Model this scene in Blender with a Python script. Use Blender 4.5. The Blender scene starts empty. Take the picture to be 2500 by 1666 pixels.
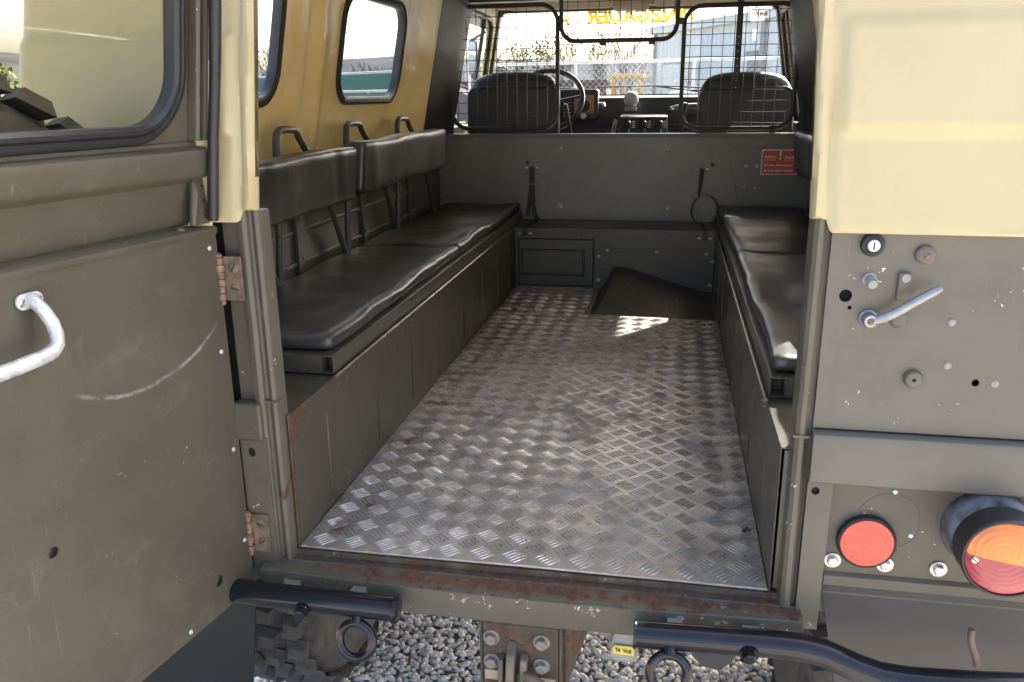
import bpy, bmesh, math, random
import numpy as np
from mathutils import Vector, Matrix, noise
from mathutils.geometry import delaunay_2d_cdt

R = math.radians
random.seed(7)
SC = bpy.context.scene
COL = SC.collection

# ------------------------------------------------------------------ camera
cam_d = bpy.data.cameras.new('camera')
cam = bpy.data.objects.new('camera', cam_d)
COL.objects.link(cam)
YAW, PIT, ROL = 0.1897, 0.2879, -0.0116
_f = Vector((-math.sin(YAW) * math.cos(PIT), math.cos(YAW) * math.cos(PIT), -math.sin(PIT)))
_r = Vector((math.cos(YAW), math.sin(YAW), 0))
_u = _r.cross(_f)
_r2 = math.cos(ROL) * _r + math.sin(ROL) * _u
_u2 = -math.sin(ROL) * _r + math.cos(ROL) * _u
cam.matrix_world = Matrix(((_r2.x, _u2.x, -_f.x, 0.2206), (_r2.y, _u2.y, -_f.y, -1.2152),
                           (_r2.z, _u2.z, -_f.z, 0.7607), (0, 0, 0, 1)))
cam_d.lens = 29.19
cam_d.sensor_width = 36
cam_d.clip_start = 0.02
cam_d.clip_end = 6000
SC.camera = cam

# ------------------------------------------------------------------ world, sun, exposure
SUN_AZ, SUN_EL = R(30), R(39.5)          # azimuth from +Y towards +X
w = bpy.data.worlds.new('World')
SC.world = w
w.use_nodes = True
nt = w.node_tree
bg = nt.nodes['Background']
sky = nt.nodes.new('ShaderNodeTexSky')
sky.sky_type = 'NISHITA'
sky.sun_disc = False
sky.sun_elevation = SUN_EL
sky.sun_rotation = SUN_AZ
sky.air_density = 0.6
sky.dust_density = 6.0
sky.ozone_density = 0.2
nt.links.new(sky.outputs[0], bg.inputs[0])
bg.inputs[1].default_value = 0.15
sun_d = bpy.data.lights.new('sun', 'SUN')
sun = bpy.data.objects.new('sun', sun_d)
COL.objects.link(sun)
sun_d.energy = 3.2
sun_d.angle = R(0.53)
sun_d.color = (1, 0.95, 0.87)
_s = Vector((math.sin(SUN_AZ) * math.cos(SUN_EL), math.cos(SUN_AZ) * math.cos(SUN_EL), math.sin(SUN_EL)))
sun.rotation_euler = _s.to_track_quat('Z', 'Y').to_euler()
sun.location = (6, 10, 12)
SC.view_settings.view_transform = 'Standard'
SC.view_settings.look = 'None'
SC.view_settings.exposure = 2.65
SC.view_settings.gamma = 1.0
SC.view_settings.use_curve_mapping = False
SC.render.engine = 'CYCLES'
SC.cycles.max_bounces = 8
SC.cycles.diffuse_bounces = 5
SC.cycles.glossy_bounces = 4
SC.cycles.transparent_max_bounces = 14
SC.cycles.sample_clamp_indirect = 8.0

GZ = -0.65                              # ground level (the load floor is z = 0)


# ------------------------------------------------------------------ materials
class N:
    """small node-tree helper"""
    def __init__(self, name):
        self.m = bpy.data.materials.new(name)
        self.m.use_nodes = True
        self.t = self.m.node_tree
        self.b = self.t.nodes['Principled BSDF']
        self.tc = self.t.nodes.new('ShaderNodeTexCoord').outputs['Object']

    def n(self, typ, **kw):
        nd = self.t.nodes.new(typ)
        for k, v in kw.items():
            setattr(nd, k, v)
        return nd

    def set(self, sock, v):
        if isinstance(v, bpy.types.NodeSocket):
            self.t.links.new(v, sock)
        elif isinstance(v, tuple) and len(v) == 3 and sock.type == 'RGBA':
            sock.default_value = (*v, 1)
        else:
            sock.default_value = v

    def map(self, scale=(1, 1, 1), loc=(0, 0, 0), rot=(0, 0, 0)):
        nd = self.n('ShaderNodeMapping')
        self.t.links.new(self.tc, nd.inputs[0])
        nd.inputs['Scale'].default_value = scale
        nd.inputs['Location'].default_value = loc
        nd.inputs['Rotation'].default_value = rot
        return nd.outputs[0]

    def map_of(self, vec, scale):
        nd = self.n('ShaderNodeMapping')
        self.t.links.new(vec, nd.inputs[0])
        nd.inputs['Scale'].default_value = scale
        return nd.outputs[0]

    def noise(self, scale, detail=4, rough=.55, vec=None, dist=0):
        nd = self.n('ShaderNodeTexNoise')
        self.set(nd.inputs['Vector'], vec or self.tc)
        nd.inputs['Scale'].default_value = scale
        nd.inputs['Detail'].default_value = detail
        nd.inputs['Roughness'].default_value = rough
        nd.inputs['Distortion'].default_value = dist
        return nd.outputs[0]

    def voro(self, scale, vec=None, feature='F1', out=0):
        nd = self.n('ShaderNodeTexVoronoi')
        nd.feature = feature
        self.set(nd.inputs['Vector'], vec or self.tc)
        nd.inputs['Scale'].default_value = scale
        return nd.outputs[out]

    def ramp(self, v, a, b, smooth=False):
        nd = self.n('ShaderNodeMapRange')
        nd.interpolation_type = 'SMOOTHSTEP' if smooth else 'LINEAR'
        self.set(nd.inputs[0], v)
        nd.inputs[1].default_value = a
        nd.inputs[2].default_value = b
        return nd.outputs[0]

    def math(self, op, a, b=0.0):
        nd = self.n('ShaderNodeMath', operation=op)
        self.set(nd.inputs[0], a)
        self.set(nd.inputs[1], b)
        return nd.outputs[0]

    def mul(self, *v):
        o = v[0]
        for x in v[1:]:
            o = self.math('MULTIPLY', o, x)
        return o

    def mix(self, fac, a, b):
        nd = self.n('ShaderNodeMix')
        nd.data_type = 'RGBA'
        self.set(nd.inputs[0], fac)
        self.set(nd.inputs[6], a)
        self.set(nd.inputs[7], b)
        return nd.outputs[2]

    def mixf(self, fac, a, b):
        nd = self.n('ShaderNodeMix')
        self.set(nd.inputs[0], fac)
        self.set(nd.inputs[2], a)
        self.set(nd.inputs[3], b)
        return nd.outputs[0]

    def xyz(self):
        nd = self.n('ShaderNodeSeparateXYZ')
        self.t.links.new(self.tc, nd.inputs[0])
        return nd.outputs

    def bump(self, h, strength=.3, dist=.001):
        nd = self.n('ShaderNodeBump')
        nd.inputs['Strength'].default_value = strength
        nd.inputs['Distance'].default_value = dist
        self.set(nd.inputs['Height'], h)
        prev = self.b.inputs['Normal'].links
        if prev:
            self.t.links.new(prev[0].from_socket, nd.inputs['Normal'])
        self.t.links.new(nd.outputs[0], self.b.inputs['Normal'])

    def out(self, color=None, rough=None, metal=None, spec=None):
        if color is not None:
            self.set(self.b.inputs['Base Color'], color)
        if rough is not None:
            self.set(self.b.inputs['Roughness'], rough)
        if metal is not None:
            self.set(self.b.inputs['Metallic'], metal)
        if spec is not None:
            self.set(self.b.inputs['Specular IOR Level'], spec)
        return self.m


def plain(name, c, rough=.5, metal=0.0, spec=.5, var=.15, vs=9, bump=0.0, bs=200, bd=.0005):
    k = N(name)
    f = k.ramp(k.noise(vs, 5), .3, .7)
    d = tuple(x * (1 - var) for x in c)
    l = tuple(min(1, x * (1 + var)) for x in c)
    if bump:
        k.bump(k.noise(bs, 3), bump, bd)
    return k.out(k.mix(f, d, l), k.mixf(f, rough * .85, min(1, rough * 1.15)), metal, spec)


RUST1, RUST2 = (.155, .068, .032), (.052, .027, .019)
CHIP = (.62, .58, .46)


def olive(name, base=(.092, .081, .057), rough=.42, chips=.35, rust=0.0, grime=.35, rustmask=None, chipmask=None, extra=None):
    """worn olive drab paint: cloudy fading, dirt, chips down to primer, rust"""
    k = N(name)
    big = k.ramp(k.noise(3.1, 5, .6), .3, .72)
    med = k.ramp(k.noise(17, 6, .65), .35, .75)
    c = k.mix(big, tuple(x * .84 for x in base), tuple(x * 1.17 for x in base))
    c = k.mix(k.mul(med, .35), c, (base[0] * 1.3, base[1] * 1.38, base[2] * 1.5))
    c = k.mix(k.mul(k.ramp(k.noise(1.7, 4, .6, k.map((1, 1, 1), (2, 7, 3))), .45, .7), .45), c, (base[0] * 1.35, base[1] * 1.4, base[2] * 1.5))
    # grey-brown dirt film
    dirt = k.mul(k.ramp(k.noise(6.5, 8, .7, dist=.4), .5, .8), grime)
    c = k.mix(dirt, c, (.13, .114, .085))
    # fine scratches
    sc = k.noise(5, 2, .5, k.map((60, 60, 2.5), rot=(.3, .5, .1)))
    c = k.mix(k.mul(k.ramp(sc, .69, .75), .12), c, (.34, .33, .29))
    # chips
    if chips:
        wv = k.n('ShaderNodeMix')
        wv.data_type = 'VECTOR'
        wv.inputs[0].default_value = .045
        k.t.links.new(k.tc, wv.inputs[4])
        nz = k.n('ShaderNodeTexNoise')
        k.t.links.new(k.tc, nz.inputs['Vector'])
        nz.inputs['Scale'].default_value = 70
        nz.inputs['Detail'].default_value = 4
        k.t.links.new(nz.outputs['Color'], wv.inputs[5])
        cell = k.voro(62, k.map_of(wv.outputs[1], (1, 1, .7)))
        gate = k.ramp(k.noise(11, 3), .60 - .06 * chips, .64 - .06 * chips)
        cm = k.mul(k.math('LESS_THAN', cell, k.mul(k.noise(90, 2), .25 * min(1, chips + .3))), gate)
        if chipmask:
            cm = k.mul(cm, chipmask(k))
        c = k.mix(cm, c, CHIP)
    ro = k.mixf(big, rough * .8, rough * 1.25)
    if rust or rustmask:
        rn = k.noise(14, 9, .68, dist=.3)
        rm = k.ramp(rn, .66 - .16 * rust, .70 - .16 * rust)
        if rustmask:
            rm = k.math('MAXIMUM', k.mul(rm, .8), rustmask(k, rn))
        rc = k.mix(k.ramp(k.noise(70, 6, .7), .35, .65), RUST1, RUST2)
        c = k.mix(rm, c, rc)
        ro = k.mixf(rm, ro, .85)
        k.bump(k.mul(rm, k.noise(160, 4)), .5, .0012)
    if extra:
        c = extra(k, c)
    k.bump(k.noise(340, 2), .08, .0004)
    return k.out(c, ro, 0, .45)


OLIVE = olive('olive_paint', rust=.12)
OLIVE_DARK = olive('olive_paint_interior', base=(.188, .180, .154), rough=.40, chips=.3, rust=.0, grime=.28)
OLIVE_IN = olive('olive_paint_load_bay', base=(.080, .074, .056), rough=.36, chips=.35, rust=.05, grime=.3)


def sill_rust(k, rn):
    o = k.xyz()
    y = k.mul(k.ramp(o[1], -.043, -.034), k.math('SUBTRACT', 1, k.ramp(o[1], -.021, -.017)))
    # heavier around the middle of the sill
    mid = k.math('SUBTRACT', 1, k.ramp(k.math('ABSOLUTE', k.math('ADD', o[0], .03)), .10, .42))
    a = k.mul(y, k.ramp(k.math('ADD', rn, k.mul(mid, .11)), .46, .58))
    e = k.mul(k.ramp(o[1], -.055, -.048), k.ramp(o[2], -.034, -.029),
              k.ramp(k.math('ADD', rn, k.mul(mid, .12)), .60, .64))
    return k.math('MAXIMUM', a, e)


def sill_flakes(k, c):
    o = k.xyz()
    band = k.mul(k.ramp(o[2], -.060, -.046), k.math('SUBTRACT', 1, k.ramp(o[2], -.036, -.030)), k.math('SUBTRACT', 1, k.ramp(o[1], -.050, -.046)))
    n1 = k.noise(48, 5, .65)
    fl = k.mul(band, k.ramp(n1, .60, .63), k.ramp(k.noise(9, 3), .46, .54))
    c = k.mix(fl, c, (.52, .47, .35))
    rr = k.mul(band, k.ramp(k.noise(46, 5, .65, k.map((1, 1, 1), (0, 0, .004))), .60, .63), k.ramp(k.noise(9, 3), .44, .52), .8)
    c = k.mix(rr, c, (.15, .062, .03))
    # dirt lying in the channel behind the lip
    ch = k.mul(k.ramp(o[1], -.024, -.018), k.ramp(k.noise(30, 6, .7), .30, .55), .8)
    return k.mix(ch, c, (.055, .043, .032))


def sill_chip(k):
    o = k.xyz()
    return k.ramp(o[2], -.05, -.03)


OLIVE_SILL = olive('olive_paint_rusty_sill', base=(.096, .087, .060), chips=1.2, rust=.10, grime=.7, rustmask=sill_rust, extra=sill_flakes)
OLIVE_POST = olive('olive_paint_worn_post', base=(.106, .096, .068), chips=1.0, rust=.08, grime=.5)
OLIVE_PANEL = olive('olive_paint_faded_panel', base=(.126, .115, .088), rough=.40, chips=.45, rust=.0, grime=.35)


def door_marks(k, c):
    o = k.xyz()
    # one long arc rubbed into the paint by the swinging latch
    dx = k.math('SUBTRACT', o[0], .165)
    dz = k.math('SUBTRACT', o[2], .62)
    r = k.math('SQRT', k.math('ADD', k.mul(dx, dx), k.mul(dz, dz)))
    wob = k.mul(k.math('SUBTRACT', k.noise(5, 3), .5), .02)
    band = k.math('SUBTRACT', 1, k.ramp(k.math('ABSOLUTE', k.math('SUBTRACT', k.math('ADD', r, wob), .256)), .0005, .004))
    br = k.ramp(k.noise(30, 7, .8), .42, .62)
    low = k.math('SUBTRACT', 1, k.ramp(o[2], .425, .45))
    lim = k.mul(k.ramp(o[0], .005, .03), k.math('SUBTRACT', 1, k.ramp(o[0], .26, .29)))
    c = k.mix(k.mul(band, br, low, lim, .75), c, (.45, .44, .40))
    rub = k.mul(k.ramp(k.noise(7, 8, .75, k.map((1, 1, 1.6), (4, 0, 2), (0, .7, 0)), dist=.6), .57, .66), .30)
    c = k.mix(rub, c, (.17, .155, .125))
    sw_ = k.mul(k.ramp(k.noise(3, 3, .6, k.map((26, 26, 3), rot=(0, .9, 0))), .66, .70), k.ramp(k.noise(4, 3), .5, .6), .28)
    c = k.mix(sw_, c, (.33, .32, .28))
    # mud stain low by the hinge
    st = k.mul(k.ramp(k.noise(9, 6, .6), .54, .66), k.math('SUBTRACT', 1, k.ramp(o[2], .0, .14)),
               k.math('SUBTRACT', 1, k.ramp(o[0], .1, .26)), .55)
    return k.mix(st, c, (.17, .145, .075))


OLIVE_DOOR = olive('olive_paint_door', base=(.080, .069, .047), rough=.42, chips=.25, rust=.0, grime=.4, extra=door_marks)
CREAM_K = N('cream_paint')
_c = CREAM_K.mix(CREAM_K.ramp(CREAM_K.noise(3.5, 6, .6), .3, .7), (.50, .42, .22), (.545, .465, .255))
_c = CREAM_K.mix(CREAM_K.mul(CREAM_K.ramp(CREAM_K.noise(4, 5, .65, CREAM_K.map((9, 9, .8))), .52, .75), .22), _c, (.44, .365, .20))
_c = CREAM_K.mix(CREAM_K.mul(CREAM_K.ramp(CREAM_K.noise(130, 3, .6), .74, .77), .6), _c, (.20, .16, .10))
CREAM_K.bump(CREAM_K.noise(5, 3), .12, .006)
CREAM_K.bump(CREAM_K.noise(260, 2), .05, .0004)
CREAM = CREAM_K.out(_c, .27, 0, .5)
OCHRE_K = N('ochre_fibreglass')
_f1 = OCHRE_K.ramp(OCHRE_K.noise(5, 6, .6), .3, .7)
OCHRE_K.bump(OCHRE_K.noise(7, 4, .6), .55, .012)
OCHRE_K.bump(OCHRE_K.noise(55, 4, .6, OCHRE_K.map((1, 1, .5))), .45, .0035)
OCHRE = OCHRE_K.out(OCHRE_K.mix(_f1, (.88, .64, .26), (.95, .73, .34)), .22, 0, .5)


def alu_plate(name, bar):
    k = N(name)
    o = k.xyz()
    big = k.ramp(k.noise(3.2, 7, .65, dist=.5), .38, .68)
    fine = k.ramp(k.noise(38, 6, .7), .40, .72)
    stain = k.ramp(k.noise(9, 8, .7, k.map((1, .6, 1), (3, 2, 0)), dist=.8), .50, .62)
    far = k.ramp(o[1], .25, 1.7)
    c = k.mix(big, (.54, .52, .485), (.72, .70, .66)) if not bar else k.mix(big, (.64, .62, .58), (.86, .84, .80))
    c = k.mix(k.mul(stain, .50), c, (.22, .185, .14))
    pat = k.ramp(k.noise(4.2, 7, .72, k.map((1, 1, 1), (5.3, 2.2, 0)), dist=1.1), .50, .60)
    c = k.mix(k.mul(pat, .20), c, (.15, .125, .095))
    # trodden-in dirt: thicker towards the front, and along the box sides
    side = k.ramp(k.math('ABSOLUTE', k.math('SUBTRACT', o[0], .02)), .30, .40)
    cen = k.math('SUBTRACT', 1, k.ramp(k.math('ABSOLUTE', k.math('SUBTRACT', o[0], .12)), .05, .30))
    wear = k.mul(cen, k.math('SUBTRACT', 1, k.ramp(o[1], .5, 1.3)), k.ramp(k.noise(12, 6, .7), .42, .6))
    dirt = k.mul(fine, k.math('ADD', k.math('ADD', k.mul(far, 1.0), .22), k.mul(side, .55)))
    c = k.mix(k.mul(dirt, .62 if bar else .95), c, (.105, .083, .060))
    if bar:
        c = k.mix(k.mul(wear, .75), c, (.42, .40, .37))
    rs = k.mul(k.ramp(k.noise(16, 6, .6, k.map((1, 1, 1), (8, 1, 0))), .56, .66), k.math('ADD', k.mul(side, .6), .25))
    c = k.mix(rs, c, (.13, .062, .032))
    # dried spill outline
    sp = k.ramp(k.noise(3.6, 4, .5, k.map((1, 1, 1), (1.7, .4, 0)), dist=.6), .555, .57)
    ln = k.mul(k.ramp(o[1], .15, .3), k.math('SUBTRACT', 1, k.ramp(o[1], .9, 1.1)))
    c = k.mix(k.mul(sp, ln, .30), c, (.52, .51, .49))
    ro = k.mixf(k.math('MAXIMUM', dirt, stain), .34 if not bar else .26, .62)
    me = k.mixf(k.math('MAXIMUM', k.mul(dirt, .9), k.mul(stain, .55)), .80 if not bar else .70, .15)
    k.bump(k.noise(150, 4), .15, .0006)
    return k.out(c, ro, me, .5)


ALU = alu_plate('tread_plate_aluminium', False)
ALU_BAR = alu_plate('tread_plate_worn_bars', True)


def vinyl(name, base=(.040, .0385, .038), rough=.36, dust=.35, wr=0.0):
    k = N(name)
    big = k.ramp(k.noise(4.5, 5, .6), .4, .75)
    c = k.mix(k.mul(big, dust), base, (.105, .098, .088))
    if wr:
        k.bump(k.noise(20, 3, .55, k.map((1, .5, 5.5)), dist=.5), wr, .004)
        k.bump(k.noise(7, 3, .5, k.map((1, 2.4, .6)), dist=.8), wr * .7, .012)
    k.bump(k.noise(420, 3), .16, .0006)
    k.bump(k.noise(6, 3), .35, .008)
    return k.out(c, k.mixf(big, rough, rough * 1.35), 0, .8)


VINYL = vinyl('black_vinyl')
VINYL_PAD = vinyl('black_vinyl_creased', (.024, .022, .020), .36, .30, wr=.16)
VINYL_SEAT = vinyl('black_vinyl_cab_seat', (.012, .012, .0125), .42, .2)
RUBBER = plain('black_rubber', (.022, .022, .024), .45, bump=.1)
RUBBER_TYRE = plain('tyre_rubber', (.090, .085, .076), .8, var=.45, vs=30, bump=.5, bs=60, bd=.002)
RUBBER_FLAP = plain('mudflap_rubber', (.047, .046, .044), .60, var=.2, vs=14)
RUBBER_FLAP2 = plain('dark_green_mudflap_rubber', (.010, .014, .012), .5, var=.2)
BUMPER = plain('blue_black_bumper_enamel', (.009, .010, .014), .20, var=.3, vs=30, bump=.12, bs=90, bd=.001)
DARKMETAL = plain('dark_grey_metal', (.030, .030, .029), .42, var=.25)
ZINC = plain('zinc_plated_steel', (.52, .51, .48), .35, .85, var=.2, vs=80)
BRASS = plain('dull_brass', (.58, .54, .42), .45, .15, var=.2, vs=80)
WHITEMETAL = plain('scuffed_white_enamel', (.62, .63, .64), .28, .35, var=.18, vs=40)
STEEL_WORN = plain('worn_hinge_steel', (.17, .125, .085), .55, .2, var=.45, vs=45, bump=.3, bs=120)
STEEL_RUSTY = plain('rusty_brown_steel', (.135, .095, .070), .62, .3, var=.55, vs=22, bump=.4, bs=90, bd=.001)
GREYCAST = plain('grey_cast_alloy', (.30, .30, .275), .55, .15, var=.22, vs=30, bump=.2, bs=120)
HANDLE = plain('dull_handle_alloy', (.30, .31, .32), .34, .7, var=.25, vs=40)
WEBBING = plain('dark_green_webbing', (.055, .055, .048), .8, var=.2, vs=60, bump=.4, bs=300)
CREAMLID = plain('tan_headliner', (.40, .33, .24), .7, var=.08)
TANVISOR = plain('tan_sun_visor', (.42, .36, .29), .6, var=.08)
DASH = plain('black_dashboard', (.030, .031, .033), .5, var=.15, bump=.1)
ORANGECARD = plain('orange_brown_card', (.34, .20, .12), .6, var=.2, vs=60)
TEAL = plain('teal_lever_paint', (.02, .38, .30), .4, var=.1)
GREYPLASTIC = plain('light_grey_plastic', (.36, .35, .33), .5, var=.08)
REDSIGN = plain('red_sign_enamel', (.62, .085, .05), .4, var=.08)
WHITEINK = plain('white_sign_ink', (.80, .78, .74), .5, var=.04)
YELLOWLABEL = plain('yellow_label', (.80, .66, .10), .5, var=.06)
BLACKINK = plain('black_ink', (.01, .01, .01), .6, var=.1)
YELLOWDECAL = plain('yellow_decal_film', (.85, .62, .015), .5, var=.04)
_ym = YELLOWDECAL.node_tree.nodes['Principled BSDF']
_ym.inputs['Transmission Weight'].default_value = .55
_ym.inputs['Roughness'].default_value = .6
WHITEDECAL = plain('white_decal_film', (.85, .85, .85), .5, var=.03)
_ym = WHITEDECAL.node_tree.nodes['Principled BSDF']
_ym.inputs['Transmission Weight'].default_value = .55
_ym.inputs['Roughness'].default_value = .6
REDINK = plain('red_ink', (.70, .04, .05), .5, var=.05)
DEEPBLACK = plain('unlit_cavity_black', (.006, .006, .006), .8, var=.1)  # flat black standing in for shade in gaps and behind holes
LEAFBROWN = plain('dry_leaf_brown', (.060, .040, .022), .7, var=.4, vs=80)


def lens_mat(name, c, ring=0):
    k = N(name)
    k.b.inputs['Coat Weight'].default_value = .6
    k.b.inputs['Coat Roughness'].default_value = .08
    k.b.inputs['Subsurface Weight'].default_value = .0
    if ring == 1:
        k.bump(k.voro(260), .6, .0015)
    if ring == 2:
        wv = k.n('ShaderNodeTexWave')
        wv.wave_type = 'RINGS'
        wv.rings_direction = 'Y'
        k.t.links.new(k.map((1, 1, 1), (-.685, 0, -.155)), wv.inputs[0])
        wv.inputs['Scale'].default_value = 42
        k.bump(wv.outputs[0], .5, .0012)
    f = k.ramp(k.noise(40, 4), .3, .7)
    return k.out(k.mix(f, tuple(x * .85 for x in c), tuple(min(1, x * 1.15) for x in c)), .25, 0, .5)


LENS_RED = lens_mat('red_reflector_lens', (.66, .060, .028), 1)
LENS_ORANGE = lens_mat('orange_lamp_lens', (.80, .22, .03), 2)
LENS_DARKRED = lens_mat('dusty_red_lamp_lens', (.36, .045, .055), 2)


def glass_mat(name, tint=(.96, .98, .97), gloss=.03):
    m = bpy.data.materials.new(name)
    m.use_nodes = True
    t = m.node_tree
    for nd in list(t.nodes):
        t.nodes.remove(nd)
    o = t.nodes.new('ShaderNodeOutputMaterial')
    tr = t.nodes.new('ShaderNodeBsdfTransparent')
    tr.inputs[0].default_value = (*tint, 1)
    gl = t.nodes.new('ShaderNodeBsdfGlossy')
    gl.inputs['Roughness'].default_value = .02
    lw = t.nodes.new('ShaderNodeLayerWeight')
    lw.inputs[0].default_value = .5
    pw = t.nodes.new('ShaderNodeMath')
    pw.operation = 'POWER'
    pw.inputs[1].default_value = 5.0
    t.links.new(lw.outputs['Facing'], pw.inputs[0])
    mp = t.nodes.new('ShaderNodeMath')
    mp.operation = 'MULTIPLY_ADD'
    mp.inputs[1].default_value = .6
    mp.inputs[2].default_value = gloss
    mp.use_clamp = True
    t.links.new(pw.outputs[0], mp.inputs[0])
    mx = t.nodes.new('ShaderNodeMixShader')
    t.links.new(mp.outputs[0], mx.inputs[0])
    t.links.new(tr.outputs[0], mx.inputs[1])
    t.links.new(gl.outputs[0], mx.inputs[2])
    t.links.new(mx.outputs[0], o.inputs[0])
    return m


GLASS = glass_mat('window_glass')
GLASS_DOOR = glass_mat('door_window_glass', (.90, .88, .79), .05)
MIRROR = plain('mirror_silver', (.8, .82, .84), .05, 1.0, var=.02)


# ------------------------------------------------------------------ mesh building
def rrect(x0, x1, y0, y1, r, n=6):
    pts = []
    for cx, cy, a0 in ((x1 - r, y0 + r, -90), (x1 - r, y1 - r, 0), (x0 + r, y1 - r, 90), (x0 + r, y0 + r, 180)):
        for i in range(n + 1):
            a = R(a0 + 90 * i / n)
            pts.append((cx + r * math.cos(a), cy + r * math.sin(a)))
    return pts


def inside(p, poly):
    x, y = p
    c = False
    j = len(poly) - 1
    for i in range(len(poly)):
        xi, yi = poly[i]
        xj, yj = poly[j]
        if (yi > y) != (yj > y) and x < (xj - xi) * (y - yi) / (yj - yi) + xi:
            c = not c
        j = i
    return c


class B:
    def __init__(self):
        self.v = []
        self.f = []

    def add(self, v, f):
        o = len(self.v)
        self.v.extend([tuple(p) for p in v])
        self.f.extend([tuple(i + o for i in q) for q in f])
        return self

    def box(self, x0, x1, y0, y1, z0, z1):
        v = [(x, y, z) for z in (z0, z1) for y in (y0, y1) for x in (x0, x1)]
        return self.add(v, [(0, 2, 3, 1), (4, 5, 7, 6), (0, 1, 5, 4), (2, 6, 7, 3), (0, 4, 6, 2), (1, 3, 7, 5)])

    def hexa(self, a, b):
        """two quads (lists of 4 points) joined to a solid"""
        return self.add(list(a) + list(b), [(3, 2, 1, 0), (4, 5, 6, 7), (0, 1, 5, 4), (1, 2, 6, 5), (2, 3, 7, 6), (3, 0, 4, 7)])

    def tube(self, pts, r, n=10, closed=False, flat=1.0):
        pts = [Vector(p) for p in pts]
        m = len(pts)
        rs = r if isinstance(r, (list, tuple)) else [r] * m
        tg = []
        for i in range(m):
            a = pts[i - 1] if (i or closed) else pts[i]
            b = pts[(i + 1) % m] if (i < m - 1 or closed) else pts[i]
            tg.append((b - a).normalized())
        up = Vector((0, 0, 1)) if abs(tg[0].z) < .9 else Vector((0, 1, 0))
        u = (up - tg[0] * up.dot(tg[0])).normalized()
        v = []
        for i in range(m):
            u = (u - tg[i] * u.dot(tg[i])).normalized()
            s = tg[i].cross(u)
            for j in range(n):
                a = 2 * math.pi * j / n
                v.append(pts[i] + rs[i] * (math.cos(a) * u + flat * math.sin(a) * s))
        f = []
        for i in range(m if closed else m - 1):
            k = (i + 1) % m
            for j in range(n):
                l = (j + 1) % n
                f.append((i * n + j, i * n + l, k * n + l, k * n + j))
        if not closed:
            f.append(tuple(reversed(range(n))))
            f.append(tuple((m - 1) * n + j for j in range(n)))
        return self.add(v, f)

    def cyl(self, p0, p1, r0, r1=None, n=20):
        return self.tube([p0, p1], [r0, r0 if r1 is None else r1], n)

    def lathe(self, prof, o, ax, n=28):
        """prof: list of (radius, height along ax)"""
        ax = Vector(ax).normalized()
        o = Vector(o)
        u = ax.orthogonal().normalized()
        s = ax.cross(u)
        v = []
        for r, h in prof:
            for j in range(n):
                a = 2 * math.pi * j / n
                v.append(o + ax * h + r * (math.cos(a) * u + math.sin(a) * s))
        f = []
        for i in range(len(prof) - 1):
            for j in range(n):
                l = (j + 1) % n
                f.append((i * n + j, i * n + l, (i + 1) * n + l, (i + 1) * n + j))
        if prof[0][0] > 1e-5:
            f.append(tuple(reversed(range(n))))
        if prof[-1][0] > 1e-5:
            f.append(tuple((len(prof) - 1) * n + j for j in range(n)))
        return self.add(v, f)

    def prism(self, poly, fn, d0, d1):
        """poly of (a,b); fn(a,b,d) -> xyz"""
        n = len(poly)
        v = [fn(a, b, d0) for a, b in poly] + [fn(a, b, d1) for a, b in poly]
        f = [tuple(reversed(range(n))), tuple(range(n, 2 * n))]
        f += [(i, (i + 1) % n, n + (i + 1) % n, n + i) for i in range(n)]
        return self.add(v, f)

    def sheet(self, outer, holes, fn, step=0.0, thick=None):
        """flat region with holes, mapped by fn(a,b) -> xyz (thick: fn2 for the back side)"""
        pts = [Vector(p) for p in outer]
        edges = [(i, (i + 1) % len(outer)) for i in range(len(outer))]
        for h in holes:
            o = len(pts)
            pts += [Vector(p) for p in h]
            edges += [(o + i, o + (i + 1) % len(h)) for i in range(len(h))]
        if step:
            xs = [p[0] for p in outer]
            ys = [p[1] for p in outer]
            sx, sy = step if isinstance(step, tuple) else (step, step)
            a = min(xs) + sx * .5
            while a < max(xs):
                b = min(ys) + sy * .5
                while b < max(ys):
                    if inside((a, b), outer) and not any(inside((a, b), h) for h in holes):
                        pts.append(Vector((a, b)))
                    b += sy
                a += sx
        r = delaunay_2d_cdt(pts, edges, [], 0, 1e-6)
        vo, fo = r[0], r[2]
        keep = []
        for f in fo:
            c = sum((vo[i] for i in f), Vector((0, 0))) / len(f)
            if inside(c, outer) and not any(inside(c, h) for h in holes):
                keep.append(tuple(f))
        self.add([fn(p[0], p[1]) for p in vo], keep)
        if thick:
            o = len(self.v)
            n0 = o - len(vo)
            self.add([thick(p[0], p[1]) for p in vo], [tuple(reversed(f)) for f in keep])
            cnt = {}
            for f in keep:
                for i in range(len(f)):
                    a, b = f[i], f[(i + 1) % len(f)]
                    cnt[(a, b)] = 1
            for (a, b) in cnt:
                if (b, a) not in cnt:
                    self.f.append((n0 + a, o + a, o + b, n0 + b))
        return self

    def mesh(self, name, m, smooth=None):
        me = bpy.data.meshes.new(name)
        me.from_pydata(self.v, [], self.f)
        me.validate()
        bm = bmesh.new()
        bm.from_mesh(me)
        bmesh.ops.recalc_face_normals(bm, faces=bm.faces)
        bm.to_mesh(me)
        bm.free()
        if m:
            me.materials.append(m)
        if smooth is not None:
            me.polygons.foreach_set('use_smooth', [True] * len(me.polygons))
            me.set_sharp_from_angle(angle=R(smooth))
        return me

    def build(self, name, m, parent=None, smooth=None, bevel=0, segs=2, label=None, M=None, kind=None):
        return link(name, self.mesh(name, m, smooth), parent, M, bevel, segs, label, kind)


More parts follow.
